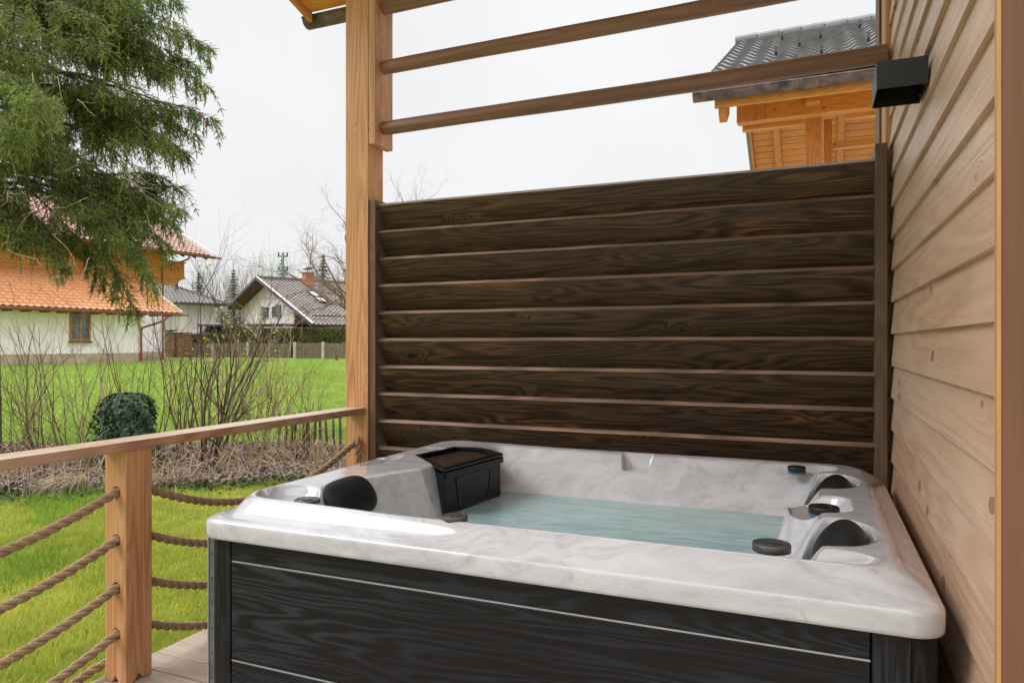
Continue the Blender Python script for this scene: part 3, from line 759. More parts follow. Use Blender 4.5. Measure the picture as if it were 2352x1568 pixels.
# diverter knobs
def knob(x, y, z, r, h, mat, ring=None, lab=None, hollow=False):
    m = MB(); top = [(r*.90, h), (r*.80, h), (r*.78, h-.0035), (r*.66, h-.0035), (r*.64, h), (.0, h)]
    if hollow: top = [(r*.90, h), (r*.60, h), (r*.56, h-.008), (.0, h-.010)]
    m.disc_stack(TP(x, y, z), [(r*1.0, .0), (r, h-.004), (r*.97, h-.001)]+top, 40)
    o = m.build('diverter_knob', mat, tub, smooth=False); 
    if lab: o['label'] = lab
    o.data.polygons.foreach_set('use_smooth', [len(p.vertices) == 4 and abs(p.normal.z) < .5 for p in o.data.polygons])
    m = MB(); a0 = .6
    if not hollow:      # raised crescent grip
        P = []
        for k in range(17): q = (200+150*k/16)*D2R; P.append((r*.52*math.cos(q), r*.52*math.sin(q)))
        for k in range(17): q = (350-150*k/16)*D2R; P.append((r*.05+r*.50*math.cos(q)*.8, r*.22+r*.50*math.sin(q)*.9))
        m.prism([TP(x+p[0], y+p[1], z+h-.0005) for p in P], (0, 0, .003)); m.build('grip', mat, o)
    if ring:
        m = MB(); m.disc_stack(TP(x, y, z-.010), [(r*.96, 0), (r*.96, .0105)], 40); m.build('collar', M['blue_ring'], o, smooth=False)
M['knob_grey'] = flat('grey_black_knob', (.055,.055,.058), .28, .1, 20, .05)
knob(.335, .160, -.010, .043, .014, M['knob_grey'], lab='dark knob beside the garden-end pillow')
knob(.915, .128, -.006, .040, .016, M['knob_grey'], lab='dark knob on the front rim')
knob(1.815, .165, -.004, .048, .020, M['knob_grey'], lab='large dark knob on the front rim near the wall')
knob(1.845, 1.50, -.018, .037, .021, M['black_matt'], True, 'black knob with blue collar near the screen')
knob(1.945, .775, -.028, .048, .022, M['black_matt'], True, 'black ring knob with blue collar between the pillows', True)
# small moulded pictograms on the far left rim (the real ones are unreadable at this size)
def mark(cx, cy, strokes, s, yaw):
    m = MB(); c_, s_ = math.cos(yaw), math.sin(yaw)
    for (x0, y0, x1, y1) in strokes:
        f = lambda x, y: TP(cx+(x*c_-y*s_)*s, cy+(x*s_+y*c_)*s, .0115)
        m.bar(f(x0, y0), f(x1, y1), .0035, .0015)
    m.build('moulded_mark', M['plaster_grey'], tub)
mark(.135, 1.30, [(0,0,0,1), (.5,0,.5,1), (1.0,0,1.0,1), (1.5,0,1.5,1), (1.5,1,2.1,1), (2.3,.2,2.9,1), (2.9,1,2.9,0)], .035, -.2)
mark(.10, .93, [(0,0,1.2,0), (1.2,0,1.2,.8), (0,.4,.8,.4)], .04, -.2)
# ================================================================== GROUND
def gz(x, y):
    d = np.hypot(np.asarray(x, float), np.asarray(y, float)); t = np.clip((d-10)/24, 0, 1); t = t*t*(3-2*t)
    return -1.50+.49*t+.012*np.sin(np.asarray(x)*1.7+np.asarray(y)*.9)*np.clip(d/6, 0, 1)
def ground():
    r = np.concatenate([np.linspace(0, 14, 40), np.linspace(14.5, 60, 60), np.array([80, 120, 200, 400, 800])]); na = 180
    vs = []; fs = []
    for i, rr in enumerate(r):
        for k in range(na):
            q = 2*math.pi*k/na; x, y = rr*math.cos(q), rr*math.sin(q); vs.append((x, y, float(gz(x, y))))
    for i in range(len(r)-1):
        for k in range(na): fs.append((i*na+k, (i+1)*na+k, (i+1)*na+(k+1) % na, i*na+(k+1) % na))
    m = MB(); m.add(vs, fs); tagd(m.build('lawn', M['lawn'], smooth=True), kind='structure')
ground()
m = MB(); m.add([(-2.2, 4.4, -1.46), (30, 4.4, -1.46), (30, 40, -.93), (-2.2, 40, -.93)], [(0,1,2,3)])  # unseen grey sheet, added to keep green lawn bounce off the neighbour's timber
tagd(m.build('unseen_bounce_sheet', M['concrete']), kind='structure')
# planting bed strip (camera-frame metres): front edge and back edge
def bed_front(u): return 7.35+.22*(u+3.6)+.12*math.sin(u*2.1)+.05*math.sin(u*7)
def bed_back(u): return 10.2+.15*math.sin(u*1.3)
m = MB(); vs = []; fs = []; nu = 60
for i in range(nu+1):
    u = -8+i/nu*7.8
    for k in range(7):
        p = ud(u, lerp(bed_front(u), bed_back(u), k/6)); h = [0.0, .03, .05, .05, .05, .03, 0.0][k]; vs.append((p.x, p.y, float(gz(p.x, p.y))+h+.006))
for i in range(nu):
    for k in range(6): fs.append((i*7+k, (i+1)*7+k, (i+1)*7+k+1, i*7+k+1))
m.add(vs, fs); tagd(m.build('planting_bed', M['litter'], smooth=True), kind='structure')
def blades(name, n, uf, df, hmin, hmax, w, mat, lean=.5, keep=None, label=None, zoff=0.0):
    u = uf(n); d = df(n, u); X = CU*u-SU*d; Y = SU*u+CU*d
    if keep is not None:
        k = keep(u, d, X, Y); u, d, X, Y = u[k], d[k], X[k], Y[k]
    n = len(X); Z = gz(X, Y)+zoff; a = RNG.uniform(0, 2*np.pi, n); h = RNG.uniform(hmin, hmax, n)*(.7+.6*(.5+.5*np.sin(X*2.3)*np.cos(Y*1.9))); ln = RNG.uniform(0, lean, n)*h; la = RNG.uniform(0, 2*np.pi, n)
    ca, sa = np.cos(a)*w/2, np.sin(a)*w/2; dx, dy = np.cos(la)*ln, np.sin(la)*ln
    P = np.zeros((n, 7, 3))
    # lower quad bent into a tip triangle (two faces: 4+3 -> written as two triangles and one tip = 9 verts)
    b0 = np.stack([X-ca, Y-sa, Z-.01], -1); b1 = np.stack([X+ca, Y+sa, Z-.01], -1)
    m0 = np.stack([X-ca*.8+dx*.35, Y-sa*.8+dy*.35, Z+h*.6], -1); m1 = np.stack([X+ca*.8+dx*.35, Y+sa*.8+dy*.35, Z+h*.6], -1)
    t = np.stack([X+dx, Y+dy, Z+h], -1)
    T = np.stack([b0, b1, m1, b0, m1, m0, m0, m1, t], 1).reshape(-1, 3)
    o = np_mesh(name, T, 3, mat); tagd(o, label, kind='stuff'); return o
near = lambda u, d, X, Y: (X < -2.70) & (d < np.array([bed_front(q) for q in u])+.15) & (u > -1.15*d) & (u < .3*d)
def un(n): return RNG.uniform(-9.0, -.4, n)
def dn_(n, u): return 2.6+6.5*RNG.random(n)**.8
blades('grass', int(470000*GR), un, dn_, .025, .06, .0052, M['grass'], .9, near, 'short bright yellow-green lawn grass beside the deck')
tuft = lambda u, d, X, Y: near(u, d, X, Y) & (np.sin(X*1.9+1.0)*np.sin(Y*1.6+.5)+.5*np.sin(X*4.1)*np.cos(Y*3.3) > .55)
M['grass_lush'] = leafmat('lush_grass_blades', (.10,.25,.018), (.28,.44,.05), .35, 2, 9, .5)
blades('grass', int(80000*GR), un, dn_, .05, .11, .006, M['grass_lush'], .9, tuft, 'taller darker green grass clumps in the near lawn')
farm = lambda u, d, X, Y: (d > 10.1) & (u > -.95*d) & (u < -.15*d)
blades('grass', int(340000*GR), lambda n: RNG.uniform(-36, -1.5, n), lambda n, u: 10+34*RNG.random(n)**1.8, .04, .10, .015, M['grass_far'], .8, farm, 'bright green meadow grass beyond the planting bed')
# dead leaves, low weeds and straw in the bed
def leaves(name, n, mat, size, label, dpos, zr, flatness=.6, curl=.3):
    u, d = dpos(n); X = CU*u-SU*d; Y = SU*u+CU*d; n = len(X); Z = gz(X, Y)+RNG.uniform(*zr, n)
    a = RNG.uniform(0, 2*np.pi, n); s = RNG.uniform(.5, 1.2, n)*size
    ax = np.stack([np.cos(a), np.sin(a), RNG.normal(0, flatness, n)*.6], -1); bx = np.stack([-np.sin(a), np.cos(a), RNG.normal(0, flatness, n)*.6], -1)
    c = np.stack([X, Y, Z], -1); s = s[:, None]
    P = np.stack([c-ax*s, c-bx*s*.55+[0,0,.2*size], c+ax*s, c-ax*s, c+ax*s, c+bx*s*.55+[0,0,.3*size]], 1).reshape(-1, 3)
    return tagd(np_mesh(name, P, 3, mat), label, kind='stuff')
def bedpos(n):
    u = RNG.uniform(-8, -.9, n); t = RNG.random(n); f = np.array([bed_front(q) for q in u]); k = np.array([bed_back(q) for q in u]); return u, f-.12+t*(k-f)
def frontpos(n):
    u = RNG.uniform(-7.6, -.9, n); f = np.array([bed_front(q) for q in u]); return u, f+RNG.normal(-.02, .22, n)
leaves('leaf_litter', 34000, M['litter_leaf'], .034, 'pale brown dead leaves covering the planting bed under the bare shrubs', bedpos, (.03, .09))
leaves('ground_cover', 9000, M['hedge_green'], .028, 'low green weeds along the edge of the planting bed', frontpos, (.01, .07), .9)
def strawpos(n):
    u = RNG.uniform(-7.6, -1.6, n); return u
blades('dry_grass', int(1700), lambda n: RNG.uniform(-7.6, -1.0, n), lambda n, u: np.array([bed_front(q) for q in u])+RNG.normal(.03, .16, n), .05, .15, .006, M['straw'], 1.6, None, 'straw-coloured dry grass along the bed edge', .01)
def tuftblades(c, n, L, spread, label):
    """arching straw tuft: long thin curved blades falling towards one side"""
    a = RNG.uniform(0, 2*np.pi, n); r = RNG.uniform(.2, 1, n)*spread; l = RNG.uniform(.6, 1, n)*L; T = []
    w = .0035
    for i in range(n):
        dx, dy = math.cos(a[i])*r[i]-.12, math.sin(a[i])*r[i]-.18; pr = None
        for k in range(6):
            t = k/5; p = np.array([c.x+RNG.normal(0, .002)+dx*t*1.3, c.y+dy*t*1.3, c.z+l[i]*(1.5*t-1.35*t*t)])
            if pr is not None:
                ww = w*(1-t*.6); s = np.array([-dy, dx, 0])/(math.hypot(dx, dy)+1e-6)*ww
                T += [pr-s, pr+s, p+s, pr-s, p+s, p-s]
            pr = p
    return tagd(np_mesh('straw_tuft', np.array(T), 3, M['straw'], origin=tuple(c)), label, 'grass tuft', 'straw tufts at the bed edge')
for u, d, n, L, sp, lab in ((-4.25, 7.15, 170, .52, .24, 'large pale straw tuft drooping beside the ivy stump, just left of the near railing post'), (-3.62, 7.45, 90, .34, .2, 'straw tuft right behind the near railing post'), (-5.4, 7.1, 80, .30, .2, 'small straw tuft at the bed edge towards the left side')):
    p = ud(u, d); p.z = float(gz(p.x, p.y)); tuftblades(p, n, L, sp, lab)
# ================================================================== SHRUBS
def grow(m, p, d, L, r, depth, segs=6, wob=.12, up=.1, tips=None, kids=(2,4), n=3, spread=.6, ratio=(.35,.6), gravity=0.0):
    pts = [p.copy()]; rs = [r]; q = p.copy(); dd = d.normalized()
    for i in range(segs):
        dd = (dd+Vector((random.gauss(0, wob), random.gauss(0, wob), random.gauss(0, wob)+up-gravity*(i/segs)))).normalized(); q = q+dd*(L/segs); pts.append(q.copy()); rs.append(r*(1-.62*(i+1)/segs))
    m.tube(pts, rs, n, cap=False)
    if tips is not None and depth == 0: tips.append((pts[-1], dd))
    if depth > 0:
        for c in range(random.randint(*kids)):
            i = random.randint(max(1, int(segs*.25)), segs); base = pts[i]; t = (pts[i]-pts[i-1]).normalized()
            o = Vector((random.gauss(0,1), random.gauss(0,1), random.gauss(0,1))); o = (o-t*o.dot(t)).normalized()
            nd = (t+o*random.uniform(.4, 1.0)*spread*1.4).normalized()
            grow(m, base, nd, L*random.uniform(*ratio), rs[i]*.62, depth-1, max(3, segs-1), wob*1.1, up, tips, kids, n, spread, ratio, gravity)
def leaf_quads(name, tips, size, mat, parent, per=3, jit=.03):
    T = []
    for p, d in tips:
        for k in range(per):
            c = p+Vector((random.gauss(0, jit), random.gauss(0, jit), random.gauss(0, jit))); a = Vector((random.gauss(0,1), random.gauss(0,1), random.gauss(0,1))).normalized(); b_ = a.orthogonal().normalized(); s = size*random.uniform(.6, 1.2)
            T += [c-a*s, c-b_*s*.5, c+a*s, c-a*s, c+a*s, c+b_*s*.5]
    return np_mesh(name, np.array([tuple(t) for t in T]), 3, mat, parent)
def shrub(px, d, h, nst, spread, label, mat='twig', r=.010, depth=2, leafy=0, lean=(0,0), kids=(2,4)):
    u = (px-1176)/1637*d; p0 = ud(u, d); p0.z = float(gz(p0.x, p0.y))
    t = thing('shrub', p0, label, 'shrub', 'bare shrubs in the planting bed'); m = MB(); tips = []
    for k in range(nst):
        a = random.uniform(0, 6.283); s = random.uniform(.1, 1)*spread
        dd = Vector((math.cos(a)*s+lean[0], math.sin(a)*s+lean[1], 1)).normalized()
        base = p0+Vector((math.cos(a)*.09*random.random(), math.sin(a)*.09*random.random(), 0))
        grow(m, base, dd, h*random.uniform(.55, 1.0), r*random.uniform(.55, 1.1), depth, 8, .085, .05, tips, kids, 4 if r > .008 else 3, .7, (.28,.52))
    m.build('stems', M[mat], t, smooth=True)
    if leafy:
        ll = random.sample(tips, min(leafy, len(tips)))
        leaf_quads('leaves', ll, .022, M['bud'], t, 4)
SH = [(20, 8.6, 1.75, 9, .45, 'bare shrub of thin red-brown stems beside the old post at the left edge', 'twig', .008, 2, 0),
      (95, 8.2, 1.95, 9, .35, 'upright bare shrub in the bed, second from the left edge', 'twig', .010, 2, 0),
      (160, 9.0, 1.75, 8, .55, 'spreading bare shrub in front of the white wall, left of the ivy stump', 'twig', .009, 2, 0),
      (215, 8.7, 2.0, 8, .45, 'bare forked shrub just left of the ivy stump', 'twig_pale', .010, 2, 0),
      (345, 8.8, 2.15, 9, .45, 'tall bare shrub rising right behind the ivy stump', 'twig', .011, 2, 0),
      (415, 8.6, 2.45, 7, .25, 'tallest bare shrub with two dark rods reaching above the houses', 'twig', .013, 2, 0),
      (470, 8.1, 2.0, 10, .5, 'bare shrub with thick dark forked stems standing near the bed edge', 'bark', .022, 2, 0),
      (520, 8.9, 2.05, 12, .55, 'dense bare shrub with yellow-green young leaves in front of the hedge', 'twig_pale', .012, 2, 26),
      (585, 8.7, 1.95, 10, .5, 'bare tan-stemmed shrub with young leaves under the gabled house', 'twig_pale', .012, 2, 18),
      (600, 9.1, 1.5, 9, .5, 'dark twiggy bare shrub behind the tan one', 'twig', .010, 2, 0),
      (655, 8.6, 1.45, 11, .6, 'low tangled tan shrub with young leaves leaning over the picket fence', 'twig_pale', .010, 2, 16),
      (700, 8.9, 1.25, 7, .35, 'last thin bare shrub before the tall post', 'twig', .009, 2, 4),
      (270, 9.4, 1.6, 7, .5, 'thin bare shrub behind the ivy stump to its left', 'twig', .008, 2, 0),
      (60, 9.5, 1.6, 8, .6, 'fine tangled bare shrub at the back of the bed by the wire fence', 'twig_pale', .007, 2, 0),
      (440, 9.5, 1.7, 10, .6, 'fine twiggy shrub at the back of the bed beside the thick forked one', 'twig_pale', .008, 2, 10)]
random.seed(21)
for a in SH:
    px, d, h, nst, sp, lab, mt, r, dp, lf = a; shrub(px, d, h, nst, sp, lab, mt, r, dp, lf, kids=(3,5))
# low bramble tangle (nobody could count it)
m = MB()
for k in range(640):
    u = random.uniform(-7.2, -1.1); d = random.uniform(bed_front(u)-.05, bed_front(u)+1.4); p = ud(u, d); p.z = float(gz(p.x, p.y))
    a = random.uniform(0, 6.28); L = random.uniform(.2, .75); h = random.uniform(.1, .45); q = Vector((math.cos(a), math.sin(a), 0)); 
    m.tube([p+q*L*t+Vector((0, 0, h*(4*t*(1-t)) if random.random() < 2 else 0)) for t in (0, .2, .45, .7, 1.0)], [.004, .0035, .003, .0025, .002], 3, cap=False)
tagd(m.build('dry_stalks', M['twig_pale'], smooth=True), 'low tangle of dry tan stalks along the bed edge', kind='stuff')
# ivy-covered stump
p0 = ud(-4.50, 8.35); p0.z = float(gz(p0.x, p0.y))
iv = thing('ivy_stump', p0, 'tree stump wrapped in dark green ivy standing in the bed behind the railing', 'stump')
m = MB(); m.tube([p0+Vector((0,0,z)) for z in (-.05,.25,.5,.70,.78)], [.26,.24,.20,.15,.08], 14); m.build('trunk', M['bark'], iv, smooth=True)
def ivy(n):
    T = []
    for i in range(n):
        z = random.uniform(0, 1.0)**.85*.90; a = random.uniform(0, 6.283)
        R = .46-.17*min(1, z/.55)+.055*math.sin(3*a+z*5)+.04*math.sin(7*a+z*9+2); 
        if z > .70: R *= math.sqrt(max(0, 1-((z-.70)/.22)**2))
        R *= random.uniform(.82, 1.10)
        c = p0+Vector((R*math.cos(a), R*math.sin(a)*.9, z+.02)); nn = Vector((math.cos(a), math.sin(a), .3 if z < .7 else 1.3))+Vector((random.gauss(0,.35), random.gauss(0,.35), random.gauss(0,.35))); nn.normalize()
        dn = Vector((random.gauss(0,.35), random.gauss(0,.35), -1)); dn = (dn-nn*dn.dot(nn)).normalized(); sd = nn.cross(dn); s = random.uniform(.018, .036)
        P = [c-dn*s*.6, c+sd*s*.9-dn*s*.3, c+sd*s*.35+dn*s*.1, c+dn*s*1.1+nn*s*.15, c-sd*s*.35+dn*s*.1, c-sd*s*.9-dn*s*.3]
        T += [P[0], P[1], P[2], P[0], P[2], P[3], P[0], P[3], P[4], P[0], P[4], P[5]]
    return T
np_mesh('ivy', np.array([tuple(t) for t in ivy(5200)]), 3, M['ivy'], iv)
p1 = ud(-3.95, 8.2); 
# old post at the left edge with wire fence
p0 = ud(-6.62, 9.15); p0.z = float(gz(p0.x, p0.y))
m = MB(); m.tube([p0+Vector((0,0,z)) for z in (-.1, .4, .80, .815)], [.062, .060, .058, .050], 10)
tagd(m.build('fence_post', M['dark_picket'], origin=p0, smooth=False), 'old weathered round fence post cut off by the left edge of the picture', 'post')
wf = thing('wire_fence', ud(-5.5, 9.3, -1.5), 'thin chain link wire fence behind the bare shrubs', 'fence')
m = MB(); a0, a1 = ud(-6.6, 9.2), ud(-4.3, 9.6); zg = -1.48; H = .72; L = (a1-a0).length; st = .075; nn = int(L/st)
def WP(s, z): q = a0.lerp(a1, s/L); return Vector((q.x, q.y, zg+z))
nh = int(H/st)
for k in range(-nh, nn):
    for sg in (1, -1):
        s0 = k*st; pts = []
        z0, z1 = 0, H
        if sg == 1: sa, sb = s0, s0+H
        else: sa, sb = s0+H, s0
        # clip to 0..L
        def cl(sa, za, sb, zb):
            for _ in range(2):
                if sa < 0: t = (0-sa)/(sb-sa); sa, za = 0, za+(zb-za)*t
                if sa > L: t = (L-sa)/(sb-sa); sa, za = L, za+(zb-za)*t
                sa, za, sb, zb = sb, zb, sa, za
            return sa, za, sb, zb
        if max(sa, sb) <= 0 or min(sa, sb) >= L: continue
        sa, z0, sb, z1 = cl(sa, z0, sb, z1); m.tube([WP(sa, z0), WP(sb, z1)], .0012, 3, cap=False)
m.build('mesh_wire', M['dark_metal'], wf)
# near picket fence, low and dark, between the shrubs and the tall post
pf = thing('picket_fence', ud(-2.6, 9.0, -1.5), 'low fence of separate dark round pickets beyond the deck rail, left of the tall post', 'fence')
random.seed(5)
for px in (640, 655, 668, 681, 697, 707, 722, 738, 753, 768, 783, 800, 816):
    d = 8.9+random.uniform(-.08, .08)+(px-640)*-.001; u = (px-1176)/1637*d; p = ud(u, d); p.z = float(gz(p.x, p.y))-.02; h = random.uniform(.56, .66); lx = random.uniform(-.03, .03)
    m = MB(); m.tube([p, p+Vector((lx*.5, 0, h*.5)), p+Vector((lx, 0, h-.04)), p+Vector((lx, 0, h))], [.019, .018, .016, .006], 7); m.build('picket', M['dark_picket'], pf)
for z in (.12, .42):
    m = MB(); m.tube([ud(-2.92, 8.93, -1.5+z), ud(-1.95, 8.75, -1.5+z)], .003, 4); m.build('wire', M['dark_metal'], pf)
m = MB(); q = ud(-2.35, 8.65); q.z = float(gz(q.x, q.y)); m.tube([q, q+Vector((0,0,.27)), q+Vector((0,0,.275)), q+Vector((0,0,.32))], [.05, .05, .036, .036], 14); tagd(m.build('wooden_marker', M['straw'], origin=q), 'short pale cut stake among the dark pickets', 'stake')
# ================================================================== ROOF TILES
def tile_roof(o, eu, ev, nu, nv, mat, parent, tw=.30, amp=.035, step=.030, thick=.05, name='roof', su=8):
    """o = lower corner, eu = unit along the eave (length tw each), ev = vector up the slope per course"""
    o, eu, ev = Vector(o), Vector(eu), Vector(ev); nn = eu.cross(ev).normalized()
    if nn.z < 0: nn = -nn
    NU = nu*su+1; vs = []; fs = []; rows = []
    for j in range(nv):
        for (t, h) in ((0.0, step), (.5, step*.55), (.999, .004)):
            rows.append((j+t, h))
    for (t, h) in rows:
        for i in range(NU):
            x = i/su; ph = (x % 1.0)
            w = amp*(.5+.5*math.cos(2*math.pi*(ph-.25)))**1.4
            p = o+eu*(tw*x)+ev*t+nn*(w+h); vs.append(p)
    for r in range(len(rows)-1):
        for i in range(NU-1): fs.append((r*NU+i, r*NU+i+1, (r+1)*NU+i+1, (r+1)*NU+i))
    m = MB(); m.add(vs, fs)
    # front drop of the lowest course and a backing slab
    m.obox(o-nn*thick, eu*tw*nu, ev*nv, nn*thick)
    ob = m.build(name, mat, parent)
    bm = bmesh.new(); bm.from_mesh(ob.data); bmesh.ops.recalc_face_normals(bm, faces=bm.faces)
    up = sum((f.normal.z for f in bm.faces[:50]))
    bm.to_mesh(ob.data); bm.free()
    return ob
# ================================================================== BIG HOUSE ON THE LEFT
A = Vector((.0688, .9976, 0)); N_ = Vector((.9976, -.0688, 0)); W0 = Vector((-32.70, 26.94, 0)); G = -.99
def H(s, t, z): return W0+A*s+N_*t+Vector((0,0,z))
h1 = thing('house', H(-6, -3, G), 'large white house with honey wood upper storey and orange lean-to roof behind the spruce', 'house')
def wallbox(m, s0, s1, t0, t1, z0, z1): return m.obox(H(s0, t0, z0), A*(s1-s0), N_*(t1-t0), (0,0,z1-z0))
m = MB(); wallbox(m, -15, 0, -2.98, 0, -.50, 1.92); wallbox(m, -15, 3.6, -13, -3, -.50, 3.53); m.build('wall', M['plaster'], h1)
m = MB(); wallbox(m, -15.02, .04, -2.98, .04, G-.4, -.50); wallbox(m, -15.02, 3.64, -13.04, -2.985, G-.4, -.50); m.build('plinth', M['plinth'], h1)
m = MB(); zz = 3.53
while zz < 5.9:
    z2 = min(zz+.19, 5.95); wallbox(m, -15, 3.66, -13.05, -2.94, zz, z2-.012); zz += .19
m.build('wood_storey', M['clad_far'], h1)
m = MB(); wallbox(m, -15.1, 3.70, -13.1, -2.90, 3.47, 3.545); m.build('base_beam', M['clad_far'], h1)
# window in the wing
m = MB(); s0, s1, z0, z1 = -3.80, -2.78, .10, 1.46; f = .10
wallbox(m, s0, s1, .005, .05, z0, z0+f); wallbox(m, s0, s1, .005, .05, z1-f, z1); wallbox(m, s0, s0+f, .005, .05, z0+f, z1-f); wallbox(m, s1-f, s1, .005, .05, z0+f, z1-f)
wn = m.build('window', M['frame_orange'], h1)
m = MB(); sm_ = (s0+s1)/2; wallbox(m, sm_-.025, sm_+.025, .012, .035, z0+f, z1-f); wallbox(m, s0+f, sm_-.026, .014, .034, .86, .90); wallbox(m, sm_+.026, s1-f, .014, .034, .86, .90); m.build('glazing_bar', M['frame_orange'], wn)
m = MB(); wallbox(m, s0+f, s1-f, .004, .012, z0+f, z1-f); m.build('pane', M['glass'], wn)
m = MB(); wallbox(m, s0-.06, s1+.06, .005, .14, z0-.07, z0-.005); m.build('sill', M['brown_wood'], wn)
# upper windows in the shade of the eave
for s0 in (-12.2, -9.6, -7.4):
    m = MB(); wallbox(m, s0, s0+1.25, -2.935, -2.90, 4.30, 5.25); wn = m.build('window', M['frame_orange'], h1)
    m = MB(); wallbox(m, s0+.09, s0+.6, -2.898, -2.885, 4.39, 5.16); wallbox(m, s0+.66, s0+1.16, -2.898, -2.885, 4.39, 5.16); m.build('pane', M['glass'], wn)
# lower roof
sl = (3.66-1.62)/3.75
tile_roof(H(-15.2, .75, 1.62), A, (-N_*1+Vector((0,0,sl)))*(3.72/12), int(17.0/.32), 12, M['tile_orange'], h1, tw=.32, amp=.05, step=.035)
m = MB(); m.obox(H(-15.2, .74, 1.46), A*17.0, N_*.03, (0,0,.16)); m.build('fascia', M['copper'], h1)
for i in range(21):
    s = -14.8+i*.80; m = MB(); m.obox(H(s, .66, 1.42), A*.13, -N_*.64, (0,0,.14)); m.build('rafter_end', M['brown_wood'], h1)
m = MB(); m.obox(H(-15.1, .70, 1.555), A*16.85, -N_*3.6, Vector((0,0,sl*3.6*0+.02))); 
gutter(H(-15.2, .86, 1.56), H(2.15, .86, 1.56), .085, M['copper'], h1)
m = MB(); m.bar(H(1.83, .78, 1.66), H(1.83, -2.95, 1.66+sl*3.73), .06, .14); m.build('verge_flashing', M['plaster_grey'], h1)
m = MB(); m.bar(H(1.76, .70, 1.50), H(1.76, -2.95, 1.50+sl*3.65), .05, .14); m.build('verge_board', M['clad_far'], h1)
# main roof: slope facing us
sl2 = .50
tile_roof(H(-15.2, -1.78, 5.34), A, (-N_*1+Vector((0,0,sl2)))*(6.6/20), int(21.4/.32), 20, M['tile_red'], h1, tw=.32, amp=.05, step=.04)
m = MB(); m.obox(H(-15.2, -14.9, 5.34), A*21.4, N_*6.5, (0,0,.02)); 
m = MB(); m.prism([H(-15.2, -15.0, 5.34), H(-15.2, -8.4, 5.34+sl2*6.6), H(-15.2, -8.4, 5.46+sl2*6.6), H(-15.2, -15.0, 5.46)], A*21.4); m.build('roof', M['tile_red'], h1)
m = MB(); m.obox(H(-15.2, -1.80, 5.17), A*21.4, N_*.03, (0,0,.17)); m.build('fascia', M['copper'], h1)
m = MB(); m.prism([H(-15.1, -1.82, 5.22), H(-15.1, -2.9, 5.22+sl2*1.08), H(-15.1, -2.9, 5.24+sl2*1.08), H(-15.1, -1.82, 5.24)], A*21.2); m.build('eave_soffit', M['clad_far'], h1)
for i in range(26):
    s = -14.7+i*.81; m = MB(); m.prism([H(s, -1.86, 5.08), H(s, -1.86, 5.20), H(s, -2.93, 5.20+sl2*1.07), H(s, -2.93, 5.06+sl2*1.07)], A*.14); m.build('rafter_end', M['brown_wood'], h1)
gutter(H(-15.2, -1.66, 5.27), H(6.5, -1.66, 5.27), .085, M['copper'], h1)
m = MB(); m.bar(H(6.2, -1.76, 5.40), H(6.2, -8.4, 5.40+sl2*6.64), .07, .16); m.build('verge_flashing', M['plaster_grey'], h1)
m = MB(); m.prism([H(3.7, -3, 5.2), H(3.7, -13, 5.2), H(3.7, -8.2, 8.0)], A*-.2); m.build('gable', M['clad_far'], h1)
# balcony on the far gable
def HB(m, s0, s1, t0, t1, z0, z1): return wallbox(m, s0, s1, t0, t1, z0, z1)
bl = MB(); HB(bl, 3.70, 4.92, -2.99, -2.95, 4.02, 4.84); HB(bl, 4.88, 4.92, -6, -2.99, 4.02, 4.84); bal = bl.build('balcony', M['clad_far'], h1)
m = MB(); HB(m, 3.68, 5.02, -6.1, -2.90, 4.845, 4.92); m.build('balcony_rail', M['clad_far'], bal)
m = MB(); HB(m, 3.68, 4.97, -6.05, -2.93, 3.88, 4.015); m.build('balcony_floor', M['clad_far'], bal)
m = MB()
for i, (e, z) in enumerate(((4.75, 3.80), (4.60, 3.68), (4.42, 3.56), (4.25, 3.46))): HB(m, 3.66, e, -3.2, -3.0, z-.02, z+.08)
m.build('corbel', M['clad_far'], bal)
for s in (4.02, 4.50):
    for (z0, z1, w) in ((4.25, 4.40, .025), (4.47, 4.62, .025), (4.36, 4.40, .10), (4.47, 4.51, .10)):
        m = MB(); HB(m, s-w/2, s+w/2, -2.948, -2.940, z0, z1)
        m.build('cut_out', M['rubber'], bal)
for s in (3.86, 4.26, 4.72):
    m = MB(); HB(m, s-.006, s+.006, -2.948, -2.943, 4.06, 4.80); m.build('board_joint', M['rubber'], bal)
# log corner ends
for i in range(8):
    m = MB(); HB(m, 3.665, 3.78, -3.12, -2.945, 3.62+i*.19, 3.72+i*.19); m.build('log_end', M['clad_far'], h1)
def pipe(pts, r, mat, parent): m = MB(); m.tube(smooth_path(pts, 6), r, 10); return m.build('downpipe', mat, parent, smooth=True)
pipe([H(.78, .86, 1.50), H(.78, .86, 1.30), H(.55, .55, 1.08), H(.1, .13, .86), H(-.12, .12, .66), H(-.12, .12, -.4), H(-.12, .12, -.55)], .055, M['copper'], h1)
pipe([H(-.12, .12, -.5), H(-.12, .12, -.8), H(-.12, .12, -1.1)], .062, M['red_pipe'], h1)
pipe([H(4.2, -1.66, 5.2), H(4.2, -1.70, 4.98), H(3.9, -2.3, 4.72), H(3.45, -2.80, 4.50), H(3.40, -2.86, 4.2), H(3.40, -2.86, 1.0), H(3.40, -2.86, -.45)], .055, M['copper'], h1)
pipe([H(3.40, -2.86, -.42), H(3.40, -2.86, -.75), H(3.40, -2.86, -1.1)], .062, M['red_pipe'], h1)
